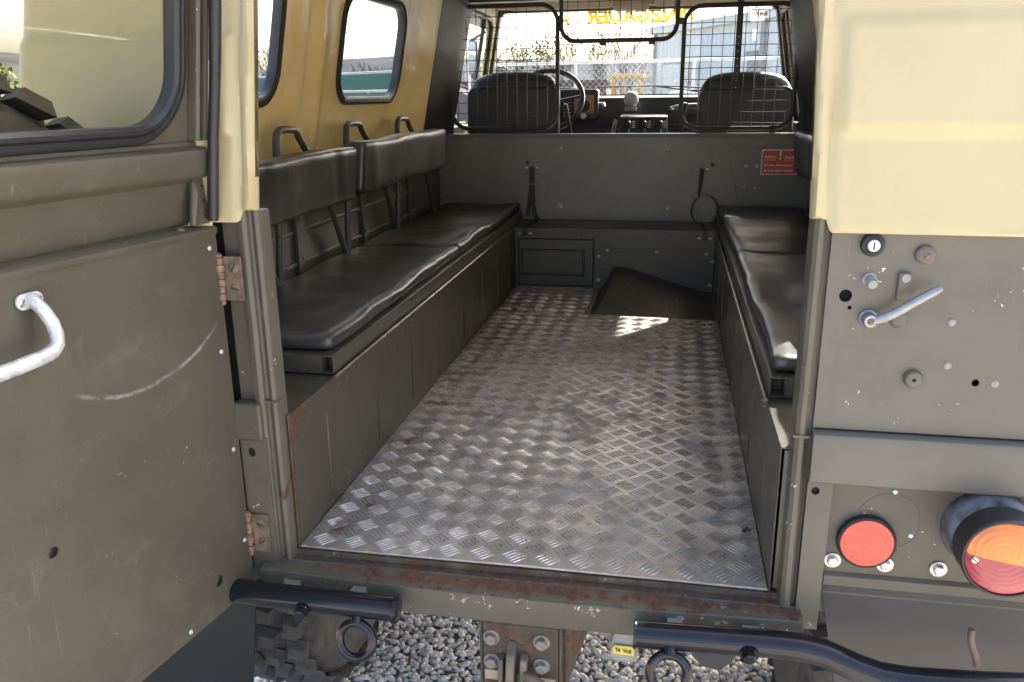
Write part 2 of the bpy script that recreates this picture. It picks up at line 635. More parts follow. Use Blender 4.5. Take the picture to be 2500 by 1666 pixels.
def link(name, me, parent=None, M=None, bevel=0, segs=2, label=None, kind=None):
    o = bpy.data.objects.new(name, me)
    COL.objects.link(o)
    if parent:
        o.parent = parent
        o.matrix_parent_inverse = WORLD[parent.name].inverted()
    o.matrix_basis = M or Matrix()
    WORLD[o.name] = o.matrix_basis.copy()
    if bevel:
        md = o.modifiers.new('bevel', 'BEVEL')
        md.width = bevel
        md.segments = segs
        md.limit_method = 'ANGLE'
        md.angle_limit = R(35)
        me.polygons.foreach_set('use_smooth', [True] * len(me.polygons))
        if segs:
            md.harden_normals = True
    if label:
        o['label'] = label
    if kind:
        o['kind'] = kind
    return o


WORLD = {}


def empty(name, loc, label, cat, group=None):
    o = bpy.data.objects.new(name, None)
    COL.objects.link(o)
    o.matrix_basis = Matrix.Translation(loc)
    WORLD[o.name] = o.matrix_basis.copy()
    o.empty_display_size = .1
    tag(o, label, cat, group)
    return o


def tag(o, label, cat, group=None):
    o['label'] = label
    o['category'] = cat
    if group:
        o['group'] = group
    return o


def face_to(loc, nrm, roll=0.0):
    """matrix whose +Z looks along nrm"""
    return Matrix.Translation(loc) @ Vector(nrm).to_track_quat('Z', 'Y').to_matrix().to_4x4() @ Matrix.Rotation(roll, 4, 'Z')


def rounded_block(x0, x1, y0, y1, z0, z1, r, step, disp=None):
    """closed rounded block as a fine lattice shell"""
    bld = B()
    ns = [max(2, int(round((b - a) / step))) for a, b in ((x0, x1), (y0, y1), (z0, z1))]
    ns[2] = max(ns[2], 5)
    idx = {}
    lo, hi = Vector((x0, y0, z0)), Vector((x1, y1, z1))

    def vert(i, j, k):
        key = (i, j, k)
        if key in idx:
            return idx[key]
        p = Vector((lo[a] + (hi[a] - lo[a]) * key[a] / ns[a] for a in range(3)))
        rr = [min(r, (hi[a] - lo[a]) / 2 - 1e-4) for a in range(3)]
        q = Vector((min(max(p[a], lo[a] + rr[a]), hi[a] - rr[a]) for a in range(3)))
        d = p - q
        if d.length > 1e-7:
            e = Vector((d[a] / rr[a] for a in range(3)))
            m = max(abs(t) for t in e)
            e = e.normalized() * m
            p = q + Vector((e[a] * rr[a] for a in range(3)))
        if disp:
            p = p + disp(p)
        idx[key] = len(bld.v)
        bld.v.append(tuple(p))
        return idx[key]
    for a, b, c in ((0, 1, 2), (1, 2, 0), (2, 0, 1)):
        for side in (0, ns[c]):
            for i in range(ns[a]):
                for j in range(ns[b]):
                    q = []
                    for di, dj in ((0, 0), (1, 0), (1, 1), (0, 1)):
                        k = [0, 0, 0]
                        k[a], k[b], k[c] = i + di, j + dj, side
                        q.append(vert(*k))
                    if side == 0:
                        q.reverse()
                    bld.f.append(tuple(q))
    return bld


def text_mesh(body, size, m, shear=0.0, extrude=.0002, align='LEFT', xs=1.0, mirror=False, bold=0.0):
    cu = bpy.data.curves.new('lettering', 'FONT')
    cu.body = body
    cu.size = size
    cu.shear = shear
    cu.extrude = extrude
    cu.align_x = align
    cu.offset = bold
    cu.resolution_u = 3
    ob = bpy.data.objects.new('lettering', cu)
    COL.objects.link(ob)
    dg = bpy.context.evaluated_depsgraph_get()
    me = bpy.data.meshes.new_from_object(ob.evaluated_get(dg))
    bpy.data.objects.remove(ob)
    bpy.data.curves.remove(cu)
    if xs != 1.0 or mirror:
        me.transform(Matrix.Diagonal((-xs if mirror else xs, 1, 1, 1)))
        if mirror:
            me.flip_normals()
    me.materials.clear()
    me.materials.append(m)
    return me


def X(a, b, d):
    return (d, a, b)


# shared hardware meshes (local +Z is outwards)
def screw_mesh(name, r, h, m, slot=True):
    b = B()
    b.lathe([(r, 0), (r, h * .35), (r * .8, h * .8), (r * .35, h), (0, h)], (0, 0, 0), (0, 0, 1), 14)
    me = b.mesh(name, m, 40)
    if slot:
        c = B().box(-r * .85, r * .85, -r * .12, r * .12, h * .9, h * 1.04).mesh(name + '_slot', BLACKINK)
        bm = bmesh.new()
        bm.from_mesh(me)
        n0 = len(bm.faces)
        bm.from_mesh(c)
        bm.faces.ensure_lookup_table()
        for f in bm.faces[n0:]:
            f.material_index = 1
        bm.to_mesh(me)
        bm.free()
        me.materials.append(BLACKINK)
        bpy.data.meshes.remove(c)
    return me


def bolt_mesh(name, r, h, m, washer=1.45):
    b = B()
    b.lathe([(r * washer, 0), (r * washer, h * .22), (r * .9, h * .22)], (0, 0, 0), (0, 0, 1), 20)
    b.lathe([(r, h * .22), (r, h * .9), (r * .8, h), (0, h)], (0, 0, 0), (0, 0, 1), 6)
    return b.mesh(name, m, 30)


SCREW = screw_mesh('screw', .0108, .005, BRASS)
SCREW_S = screw_mesh('screw', .0068, .0035, BRASS)
RIVET = screw_mesh('rivet', .0042, .0022, WHITEMETAL, False)
BOLT = bolt_mesh('bolt', .0085, .009, ZINC)
BOLT_H = bolt_mesh('bolt', .0100, .013, plain('dusty_bolt_steel', (.24, .22, .19), .6, .2, var=.3, vs=60))
BOLT_B = bolt_mesh('bolt', .011, .013, BUMPER, 1.3)


def hw(name, me, parent, loc, nrm, roll=None):
    return link(name, me, parent, face_to(loc, nrm, random.uniform(0, 3) if roll is None else roll))


# ------------------------------------------------------------------ ground
def ground_mat():
    k = N('gravel_ground')
    f = k.ramp(k.noise(60, 6, .7), .3, .7)
    v = k.voro(95)
    c = k.mix(f, (.50, .48, .44), (.66, .64, .60))
    c = k.mix(k.ramp(v, .25, .6), c, (.30, .28, .245))
    k.bump(k.voro(95), .9, .01)
    return k.out(c, .9, 0, 0.0)


GROUND = ground_mat()
g = B()
gx = [-2500, -300, -40, -8, 8, 40, 300, 2500]
gy = [-400, -40, -4, 6, 30, 200, 900, 4000]
g.add([(x, y, GZ - .012) for y in gy for x in gx],
      [(j * 8 + i, j * 8 + i + 1, j * 8 + i + 9, j * 8 + i + 8) for j in range(7) for i in range(7)])
go = g.build('ground', GROUND)
go['kind'] = 'structure'

stone_k = N('limestone_gravel')
_rn = stone_k.n('ShaderNodeAttribute')
_rn.attribute_name = 'tone'
_cc = stone_k.mix(_rn.outputs['Fac'], (.50, .46, .395), (.90, .86, .78))
_cc = stone_k.mix(stone_k.ramp(stone_k.noise(120, 4), .45, .8), _cc, (.55, .50, .42))
STONE = stone_k.out(_cc, .8, 0, .3)


def gravel():
    t = (1 + 5 ** .5) / 2
    ico = np.array([(-1, t, 0), (1, t, 0), (-1, -t, 0), (1, -t, 0), (0, -1, t), (0, 1, t), (0, -1, -t), (0, 1, -t),
                    (t, 0, -1), (t, 0, 1), (-t, 0, -1), (-t, 0, 1)], float)
    ico /= np.linalg.norm(ico[0])
    fc = np.array([(0, 11, 5), (0, 5, 1), (0, 1, 7), (0, 7, 10), (0, 10, 11), (1, 5, 9), (5, 11, 4), (11, 10, 2), (10, 7, 6),
                   (7, 1, 8), (3, 9, 4), (3, 4, 2), (3, 2, 6), (3, 6, 8), (3, 8, 9), (4, 9, 5), (2, 4, 11), (6, 2, 10), (8, 6, 7), (9, 8, 1)])
    rng = np.random.default_rng(5)
    V, F, T = [], [], []
    o = 0
    areas = ((-1.15, 1.45, .22, 1.75, .0155), (-1.9, 2.2, 1.75, 3.2, .035))
    for x0, x1, y0, y1, st in areas:
        for yy in np.arange(y0, y1, st):
            for xx in np.arange(x0, x1, st):
                s = st * rng.choice([.50, .6, .72, .85], p=[.28, .38, .24, .10])
                sh = ico * (1 + rng.uniform(-.24, .24, (12, 1)))
                sh = sh * rng.uniform(.7, 1.25, 3) * s
                sh[:, 2] *= .62
                a = rng.uniform(0, 6.28)
                ca, sa = math.cos(a), math.sin(a)
                q = sh @ np.array([[ca, sa, 0], [-sa, ca, 0], [0, 0, 1]])
                tl = rng.uniform(-.5, .5)
                ct, stt = math.cos(tl), math.sin(tl)
                q = q @ np.array([[1, 0, 0], [0, ct, stt], [0, -stt, ct]])
                q = q + np.array([xx + rng.uniform(-.5, .5) * st, yy + rng.uniform(-.5, .5) * st, GZ - .005 + rng.uniform(-.003, .004)])
                V.append(q)
                F.append(fc + o)
                T.append(np.full(20, rng.beta(1.6, 1.6)))
                o += 12
    V = np.concatenate(V)
    F = np.concatenate(F)
    T = np.concatenate(T)
    me = bpy.data.meshes.new('gravel')
    me.vertices.add(len(V))
    me.vertices.foreach_set('co', V.ravel())
    me.loops.add(len(F) * 3)
    me.loops.foreach_set('vertex_index', F.ravel())
    me.polygons.add(len(F))
    me.polygons.foreach_set('loop_start', np.arange(0, len(F) * 3, 3))
    me.polygons.foreach_set('use_smooth', np.ones(len(F), bool))
    at = me.attributes.new('tone', 'FLOAT', 'FACE')
    at.data.foreach_set('value', T)
    me.update()
    me.validate()
    me.materials.append(STONE)
    o = link('gravel', me)
    tag(o, 'loose grey and white limestone gravel lying under the truck', 'gravel')
    o['kind'] = 'stuff'


gravel()

# ------------------------------------------------------------------ the truck
T = empty('off_road_truck', (0, 1.6, GZ), 'olive drab military off-road truck with cream hardtop and its rear door open', 'truck')
ZB = .597          # beltline
ROOF = 1.20


def xin(z):        # inner face of the hardtop side (|x|)
    return .795 - .2 * (z - .6)


def xout(z):
    return .833 - .11 * (z - .6)


def xgate(z):      # edge of the rear opening in the hardtop
    return .4095 - .030 * (z - .597)


def sst(a, b, x):
    t = min(1, max(0, (x - a) / (b - a)))
    return t * t * (3 - 2 * t)


# --- floor plate with raised bars
plate = B()
PL = [(-.399, 0.0), (-.25, -.001), (0, .0015), (.2, .0), (.399, -.002), (.399, 1.662), (-.07, 1.684), (-.07, 2.105), (-.399, 2.105)]
plate.prism(PL, lambda a, b, d: (a, b, d), -.0045, 0.0)
floor_plate = plate.build('floor_plate', ALU, T, bevel=.001, segs=1)
tp = B()
hl, hw_, hh = .0165, .0019, .0018
for j in range(-1, 36):
    for i in range(-7, 8):
        for k in (0, 1):
            cx, cy = (i + .5 * k) * .0578 - .0175, (j + .5 * k) * .0605 + .0265
            s = 1 if k == 0 else -1
            d = Vector((1, s)).normalized()
            e = Vector((-d.y, d.x))
            for q in range(-2, 3):
                c = Vector((cx, cy)) + e * q * .0078
                if not (-.392 < c.x < .392 and .008 < c.y < (1.655 if c.x > -.078 else 2.095)):
                    continue
                P = lambda a, b, z: (c.x + d.x * a + e.x * b, c.y + d.y * a + e.y * b, z)
                v = [P(-hl, 0, .0002), P(-hl * .55, -hw_ * .85, .0002), P(hl * .55, -hw_ * .85, .0002), P(hl, 0, .0002),
                     P(hl * .55, hw_ * .85, .0002), P(-hl * .55, hw_ * .85, .0002),
                     P(-hl * .62, 0, hh), P(hl * .62, 0, hh), P(0, -hw_, .0004), P(0, hw_, .0004)]
                tp.add(v, [(0, 1, 6), (1, 8, 6), (8, 7, 6), (8, 2, 7), (2, 3, 7), (3, 4, 7), (4, 9, 7), (9, 6, 7), (9, 5, 6), (5, 0, 6)])
tp.build('tread_bars', ALU_BAR, floor_plate, smooth=60, kind='stuff')
# under-floor, painted floor in the notch
B().box(-.80, .80, .035, 3.55, -.055, -.012).build('underfloor', OLIVE_DARK, T)  # unseen slab, added to keep the gravel underneath in shade
B().box(-.078, .402, 1.655, 2.112, -.0118, -.006).build('bare_floor', OLIVE_DARK, T)

# --- sill
prof = [(.012, -.006), (-.003, -.006), (-.004, -.016), (-.019, -.017), (-.0205, -.0195), (-.040, -.0205), (-.0485, -.0212),
        (-.0508, -.0225), (-.0515, -.0260), (-.0515, -.064), (-.0505, -.070), (-.046, -.073), (.01, -.073)]
xs = [-.452 + .02 * i for i in range(46)]
sl = B()
rows = []
for x in xs:
    sag = -.0095 * (1 - (x / .45) ** 2)
    rows.append([(x, y, z + (sag if y < -.03 else 0) + .0008 * noise.noise(Vector((x * 14, y * 60, z * 30)))) for y, z in prof])
m = len(prof)
sl.add([p for r in rows for p in r], [(i * m + j, i * m + (j + 1) % m, (i + 1) * m + (j + 1) % m, (i + 1) * m + j)
                                      for i in range(len(xs) - 1) for j in range(m)] + [tuple(range(m)), tuple((len(xs) - 1) * m + j for j in range(m))])
sill = sl.build('sill', OLIVE_SILL, T, smooth=24, label='rusty chipped sill under the rear opening')
for sx, zz in ((-.392, -.0425), (-.27, -.050), (.255, -.050), (.375, -.044)):
    hw('bolt', BOLT, sill, (sx, -.0515, zz - .012), (0, -1, 0))


# --- rear door posts
def post(s):
    if s < 0:
        pr = [(-.476, -.004), (-.476, -.010), (-.449, -.012), (-.446, -.020), (-.441, -.0235), (-.434, -.0245), (-.4285, -.021),
              (-.4265, -.0155), (-.4225, -.0145), (-.419, -.019), (-.4135, -.0215), (-.408, -.019), (-.4055, -.012), (-.405, .012), (-.43, .012), (-.45, -.002)]
    else:
        pr = [(.4135, .012), (.4135, -.008), (.4165, -.019), (.422, -.0235), (.428, -.0235), (.4325, -.019), (.4345, -.0125), (.4375, -.0115),
              (.4395, -.0135), (.4395, .012)]
    b = B()
    zs = [-.018, .1, .2, .24, .3, .4, .5, .589 + (.004 if s < 0 else .006)]
    rr = []
    for z in zs:
        k = 0.0
        rr.append([(x + .0006 * noise.noise(Vector((x * 40, z * 9, s))), y, z) for x, y in pr])
    mm = len(pr)
    b.add([p for r in rr for p in r], [(i * mm + j, i * mm + (j + 1) % mm, (i + 1) * mm + (j + 1) % mm, (i + 1) * mm + j)
                                       for i in range(len(zs) - 1) for j in range(mm)] + [tuple(range(mm)), tuple((len(zs) - 1) * mm + j for j in range(mm))])
    return b.build('door_post', OLIVE_POST, T, smooth=30)


post_l = post(-1)
post_r = post(1)
# joint collars on the posts
B().box(-.4275, -.4035, -.0236, .012, .2755, .2795).build('weld_collar', OLIVE_POST, post_l, bevel=.0012)
B().box(.412, .4355, -.0255, .012, .271, .276).build('weld_collar', OLIVE_POST, post_r, bevel=.0012)
# left lower post plate with hole, stub rail
lp = B()
hole = [(-.4585 + .0072 * math.cos(a * .5236), .186 + .0085 * math.sin(a * .5236)) for a in range(12)]
lp.sheet([(-.478, -.06), (-.430, -.06), (-.430, .212), (-.478, .212)], [hole], lambda a, b: (a, -.0262, b), 0, lambda a, b: (a, -.0222, b))
lp.build('post_plate', OLIVE_POST, T)
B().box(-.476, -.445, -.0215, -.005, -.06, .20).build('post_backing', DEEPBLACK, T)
B().box(-.482, -.4325, -.0335, -.004, .2095, .2755).build('rail_end', OLIVE, T, bevel=.005, segs=3)
# left outer rear skin (seen past the open door)
B().box(-.826, -.498, -.016, .012, -.02, .578).build('rear_skin', OLIVE, T, bevel=.006)
B().box(-.497, -.4775, .0, .012, -.06, .59).build('gap_shade_strip', DEEPBLACK, T)  # black strip painted in for the shaded gap beside the post

# --- right rear corner below the belt
pan = B()
H1 = [(.4665 + .0088 * math.cos(a * .5236), .4865 + .0093 * math.sin(a * .5236)) for a in range(12)]
H2 = [(.650 + .0052 * math.cos(a * .5236), .3675 + .0056 * math.sin(a * .5236)) for a in range(12)]
H3 = [(.4735 + .0028 * math.cos(a * .5236), .4695 + .0030 * math.sin(a * .5236)) for a in range(12)]


def dent(a, b):
    return -.0172 + .0016 * noise.noise(Vector((a * 7, b * 7, 1.3)))


pan.sheet([(.4405, .2865), (.828, .2865), (.828, .578), (.4405, .578)], [H1, H2, H3], lambda a, b: (a, dent(a, b), b), .03,
          lambda a, b: (a, dent(a, b) + .003, b))
rp = pan.build('rear_panel', OLIVE_PANEL, T, smooth=60, label='faded olive rear panel with lock and latch handle')
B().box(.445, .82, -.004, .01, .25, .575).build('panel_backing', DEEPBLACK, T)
rail = B()
rail.prism([(-.017, .205), (-.030, .203), (-.0335, .2065), (-.0345, .215), (-.0345, .275), (-.0325, .281), (-.027, .2835), (-.017, .2835), (.01, .2835), (.01, .205)],
           lambda a, b, d: (d, a, b), .4395, .835)
rail.build('rear_rail', OLIVE_PANEL, T, smooth=30, bevel=.0012)
cs = B()
hole = [(.4415 + .0105 + .0062 * math.cos(a * .5236), .187 + .0066 * math.sin(a * .5236)) for a in range(12)]
cs.sheet([(.4400, -.052), (.4745, -.052), (.4765, .2045), (.4400, .2045)], [hole], lambda a, b: (a, -.0225, b), 0, lambda a, b: (a, -.0185, b))
cs.build('corner_strip', OLIVE_POST, T)
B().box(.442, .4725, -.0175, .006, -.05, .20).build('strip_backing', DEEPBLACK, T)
tlp = B()
tlp.box(.478, .832, -.009, -.004, .043, .2025)
tlp.prism([(-.009, .047), (-.016, .042), (-.0165, .026), (-.012, .026), (-.004, .043)], lambda a, b, d: (d, a, b), .4775, .832)
tail_panel = tlp.build('tail_panel', olive('olive_paint_tail_panel', base=(.088, .076, .053), chips=.7, rust=.0, grime=.5), T, bevel=.0012)
for sx in (.4895, .5655, .6415, .79):
    hw('bolt', BOLT, tail_panel, (sx, -.010, .0665), (0, -1, 0))
hw('rivet', RIVET, tail_panel, (.567, -.009, .1885), (0, -1, 0))
hw('rivet', RIVET, tail_panel, (.5965, -.009, .118), (0, -1, 0))
ring = B()
ring.tube([(.563 + .0455 * math.cos(R(a)), -.0092, .139 + .0455 * math.sin(R(a))) for a in range(0, 360, 8)], .0006, 6, True)
ring.build('lamp_ring_mark', OLIVE_PANEL, tail_panel)
# side skins below the belt
for s in (-1, 1):
    B().box(*sorted((s * .815, s * .830)), .0, 3.5, -.06, .585).build('side_skin', OLIVE, T, bevel=.004)
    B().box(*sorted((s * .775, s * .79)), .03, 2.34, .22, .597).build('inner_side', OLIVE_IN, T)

# locks, latch and fittings on the right rear panel
lk = B()
lk.lathe([(.0158, 0), (.0158, .006), (.0145, .0095), (.0105, .0115), (.0095, .0105)], (.4935, -.018, .5595), (0, -1, 0), 30)
lock = lk.build('lock', RUBBER, rp, smooth=35)
link('lock_cylinder', (lambda b: (b.lathe([(.0082, .0085), (.0082, .0125), (.007, .0135), (0, .0135)], (.4935, -.018, .5595), (0, -1, 0), 24), b.mesh('lock_cylinder', WHITEMETAL, 35))[1])(B()), rp)
B().box(.4927, .4943, -.0324, -.0312, .5545, .5645).build('keyhole', BLACKINK, rp)
kb = B()
kb.lathe([(.013, 0), (.0125, .004), (.010, .0062), (.006, .007), (0, .007)], (.5625, -.0185, .5470), (0, -1, 0), 26)
kb.build('round_button', OLIVE_PANEL, rp, smooth=40)
hw('screw', screw_mesh('screw', .0045, .0015, plain('rusty_screw', (.26, .13, .09), .6, .3, var=.3, vs=90)), rp, (.5625, -.0255, .5470), (0, -1, 0), .7)
st = B()
st.lathe([(.0095, -.001), (.0098, .0005), (.0068, .001), (.0068, .017), (.0060, .019), (0, .0195)], (.4955, -.0175, .511), (0.06, -1, -.22), 20)
st.build('lock_stud', GREYCAST, rp, smooth=40)
lt = B()
lt.lathe([(.0125, 0), (.0125, .004), (.0098, .006), (.0098, .020), (.0085, .0225), (0, .0225)], (.4985, -.0175, .4560), (0, -1, 0), 26)
lt.build('handle_hub', HANDLE, rp, smooth=35)
hd = B()
pth = [(.5015, -.0355, .4555), (.516, -.039, .4615), (.530, -.043, .4715), (.545, -.0455, .4835), (.560, -.0465, .494), (.574, -.045, .5025), (.5815, -.0435, .5065)]
hd.tube(pth, [.0070, .0072, .0068, .0064, .0062, .0060, .0042], 12, flat=.75)
hd.build('latch_handle', HANDLE, rp, smooth=60, label='grey alloy latch lever slanting up to the right')
hw('screw', screw_mesh('screw', .0048, .0015, plain('brown_screw', (.22, .14, .11), .5, .4, var=.3, vs=90)), rp, (.4985, -.0400, .4560), (0, -1, 0), .4)
kp = B()
kp.prism(rrect(.5315, .5475, .4835, .5225, .003), lambda a, b, d: (a, d - .006 * sst(.50, .506, b), b), -.0215, -.0185)
kp.build('keeper_plate', OLIVE_PANEL, rp, bevel=.001)
B().lathe([(.0058, 0), (.0058, .001), (.0045, .0012), (0, .0008)], (.5400, -.0275, .5155), (0, -1, 0), 18).build('keeper_hole', GREYCAST, rp)
dm = B()
dm.lathe([(.0135, 0), (.0125, .0025), (.009, .0045), (.004, .0055), (0, .0055)], (.5385, -.0178, .4565), (0, -1, 0), 24)
dm.build('weld_dome', OLIVE_PANEL, rp, smooth=50)
bt = B()
bt.lathe([(.0135, 0), (.0128, .005), (.0105, .0085), (.0065, .0095), (.0028, .0095), (.0026, .004), (0, .004)], (.5675, -.0178, .3700), (0, -1, 0), 28)
bt.build('round_button', OLIVE_PANEL, rp, smooth=40)
for q in ((.608, .4535), (.6105, .391), (.6745, .3675)):
    hw('rivet', screw_mesh('rivet', .0055, .0026, GREYCAST, False), rp, (q[0], -.018, q[1]), (0, -1, 0))
# round rear reflector
rf = B()
rf.lathe([(.0425, 0), (.043, .004), (.0422, .0105), (.0400, .0125), (.0388, .0115)], (.5335, -.010, .1055), (0, -1, 0), 44)
refl = rf.build('reflector', RUBBER, T, smooth=35, label='round red reflector in black rubber ring')
lz = B()
lz.lathe([(.0390, .010), (.0380, .0122), (.026, .0136), (0, .0140)], (.5335, -.010, .1055), (0, -1, 0), 44)
lz.build('reflector_lens', LENS_RED, refl, smooth=50)
# tail lamp
LC = Vector((.6990, -.009, .1420))
tl = B()
tl.lathe([(.062, 0), (.064, .006), (.0615, .02), (.0575, .052), (.0565, .056)], LC, (-.05, -1, .02), 48)
lamp = tl.build('tail_lamp', plain('chalky_lamp_housing', (.13, .14, .155), .75, var=.75, vs=38, bump=.4, bs=150, bd=.001), T, smooth=30,
                label='round tail lamp with orange upper and red lower lens')
A2 = Vector((-.05, -1, .02)).normalized()
tb = B()
tb.lathe([(.0570, .050), (.0595, .054), (.0590, .094), (.0570, .097), (.0545, .097), (.0540, .092)], LC, A2, 48)
tb.build('lamp_collar', RUBBER, lamp, smooth=30)


def half_lens(name, up, m):
    b = B()
    prf = [(.0, .1065), (.018, .1060), (.034, .1040), (.046, .1005), (.0535, .0950)]
    uu = Vector((1, 0, 0)) - A2 * A2.x
    uu.normalize()
    vv = A2.cross(uu)
    if vv.z < 0:
        vv = -vv
    n = 24
    v, f = [], []
    for r, h in prf:
        for j in range(n + 1):
            a = math.pi * j / n + (0 if up else math.pi) - R(6)
            v.append(LC + A2 * (h + (.0006 if up else 0)) + r * (math.cos(a) * uu + math.sin(a) * vv))
    for i in range(len(prf) - 1):
        for j in range(n):
            f.append((i * (n + 1) + j, i * (n + 1) + j + 1, (i + 1) * (n + 1) + j + 1, (i + 1) * (n + 1) + j))
    b.add(v, f)
    b.build(name, m, lamp, smooth=50)


half_lens('upper_lens', True, LENS_ORANGE)
half_lens('lower_lens', False, LENS_DARKRED)
hw('screw', screw_mesh('screw', .0058, .004, ZINC), lamp, tuple(LC + A2 * .0985 + Vector((-.0425, 0, -.002))), tuple(A2))
# mud flaps
fl = B()
fl.hexa([(.474, -.0030, .040), (.83, -.0030, .040), (.83, .0, .040), (.474, .0, .040)], [(.566, .035, -.40), (.80, .035, -.40), (.80, .038, -.40), (.566, .038, -.40)])
fl.build('mud_flap', RUBBER_FLAP, T, label='smooth grey rubber mud flap below the tail lamp')
fl = B()
fl.hexa([(-.480, -.0030, .0), (-.83, -.0030, .0), (-.83, .001, .0), (-.480, .001, .0)], [(-.553, .035, -.40), (-.82, .035, -.40), (-.82, .039, -.40), (-.553, .039, -.40)])
fl.build('mud_flap', RUBBER_FLAP2, T, label='dark green mud flap behind the open door')


# --- cream hardtop rear panels
def rear_cream(s):
    def fn(x, z, off=0.0):
        d = x - xgate(z)
        y = -.028
        if d < .018:
            y -= .0055 * math.sin(math.pi * min(1, max(0, d / .018)))
        y += .003 * math.exp(-((d - .0215) / .003) ** 2)
        y += -.003 * sst(.022, .034, d)
        band = sst(.7045, .7125, z) * (1 - sst(.8475, .8555, z)) * sst(.030, .042, d)
        y -= .0075 * band
        y -= .0018 * noise.noise(Vector((x * 6, z * 6, s)))
        # rounded outer corner
        e = xout(z) - x
        if e < .03:
            y += .03 - math.sqrt(max(0, .03 ** 2 - (.03 - max(e, 0)) ** 2))
        if d < .001:
            y += .006
        y += .13 * (z - ZB)
        return (s * x, y + off, z)
    out = []
    for i in range(13):
        z = ZB - .003 + (ROOF - ZB) * i / 12
        out.append((xgate(z), z))
    out += [(xout(ROOF) - .001, ROOF)]
    for i in range(13):
        z = ROOF - (ROOF - .5765) * (i + 1) / 13
        out.append((xout(z) - .0005, z))
    out += [(.80, .5755), (.438, .5765), (.4345, .579), (.4315, .588), (.4295, .5935), (.425, .5945)]
    b = B()
    b.sheet(out, [], lambda a, c: fn(a, c), (.0065, .0095), lambda a, c: fn(a, c, .012))
    return b.build('hardtop_rear', CREAM, T, smooth=50)


rear_cream(1)
rear_cream(-1)


# --- hardtop sides: outer skin, ochre inner skin, windows
def win_poly(y0, y1, z0, z1, r):
    return rrect(y0, y1, z0, z1, r, 8)


WL = [win_poly(.25, .792, .748, 1.055, .085), win_poly(1.185, 1.738, .748, 1.055, .085)]
WR = [win_poly(.44, .90, .748, 1.055, .085)]  # unseen side: lone window placed to let sun onto the bench end


def lump(y, z):
    v = .004 * noise.noise(Vector((y * 3.3, z * 3.3, 2)))
    v += -.0115 * math.exp(-((y - .965 - .012 * math.sin(z * 9)) / .017) ** 2) * sst(.62, .66, z)
    v += .010 * math.exp(-((y - 1.035) / .035) ** 2)
    v += .006 * sst(.86, .90, y) * (1 - sst(1.0, 1.12, y))
    v += -.005 * math.exp(-((z - .985) / .02) ** 2 - ((y - 1.02) / .09) ** 2)
    v += -.006 * sst(1.76, 1.80, y) * (1 - sst(1.95, 2.0, y)) * sst(.84, .88, z)
    v += .012 * sst(1.98, 2.14, y)
    return v


def hardtop_side(s, wins):
    inn = B()
    inn.sheet([(.06, .59), (2.13, .59), (2.13, ROOF), (.06, ROOF)], wins, lambda a, b: (s * (xin(b) - lump(a, b)), a, b), .022)
    inn.build('inner_lining', OCHRE, T, smooth=60, label='glossy ochre fibreglass lining of the hardtop side')
    out = B()
    out.sheet([(.07, .578), (3.4, .578), (3.4, ROOF), (.07, ROOF)], wins + ([rrect(2.45, 3.12, .64, 1.075, .05)]),
              lambda a, b: (s * (xin(b) + .016), a, b), 0)
    out.build('hardtop_side', CREAM, T)
    for wp in wins:
        lo = [(s * (xin(b) - .004), a, b) for a, b in wp]
        sb = B()
        c = Vector((sum(p[0] for p in wp) / len(wp), sum(p[1] for p in wp) / len(wp)))
        inner = []
        for a, b in wp:
            inner.append((a, b))

        def off(p, k):
            d = Vector(p) - c
            return (p[0] + (k if d.x > 0 else -k), p[1] + (k if d.y > 0 else -k))

        def resh(k):
            y0, y1 = min(p[0] for p in wp), max(p[0] for p in wp)
            z0, z1 = min(p[1] for p in wp), max(p[1] for p in wp)
            return rrect(y0 - k, y1 + k, z0 - k, z1 + k, .085 + k, 8)
        prof = [(.010, -.002), (.010, .010), (.002, .013), (-.004, .008), (-.006, .010), (-.013, .008), (-.014, -.006), (-.010, -.018), (.006, -.018)]
        vv, ff = [], []
        for k, h in prof:
            for a, b in resh(k):
                vv.append((s * (xin(b) - h), a, b))
        n = len(wp)
        mp = len(prof)
        for i in range(mp):
            for j in range(n):
                ff.append((i * n + j, i * n + (j + 1) % n, ((i + 1) % mp) * n + (j + 1) % n, ((i + 1) % mp) * n + j))
        sb.add(vv, ff)
        seal = sb.build('window_seal', RUBBER, T, smooth=40)
        gb = B()
        gb.prism(resh(-.008), lambda a, b, d: (s * (xin(b) + .006 + d), a, b), 0, .004)
        gb.build('window_pane', GLASS, seal)


hardtop_side(-1, WL)
hardtop_side(1, WR)
# roof
rf = B()
rf.prism([(-xout(ROOF), ROOF), (xout(ROOF), ROOF), (.66, ROOF + .05), (.4, ROOF + .08), (-.4, ROOF + .08), (-.66, ROOF + .05)],
         lambda a, b, d: (a, d, b), -.03, 3.42)
rf.build('roof', CREAM, T, smooth=40)
B().box(-.42, .42, -.02, .01, 1.155, 1.205).build('roof_header', CREAM, T, bevel=.006)
# trim pillar where lining ends, cab rear bow
for s in (-1, 1):
    b = B()
    b.hexa([(s * .800, 2.11, .592), (s * .735, 2.30, .592), (s * .735, 2.44, .592), (s * .82, 2.44, .592)],
           [(s * .680, 2.085, ROOF), (s * .618, 2.30, ROOF), (s * .618, 2.44, ROOF), (s * .70, 2.44, ROOF)])
    b.build('cab_pillar', DARKMETAL, T, bevel=.006)
B().box(-.70, .70, 2.36, 2.42, 1.128, ROOF).build('roof_bow', DARKMETAL, T, bevel=.006)


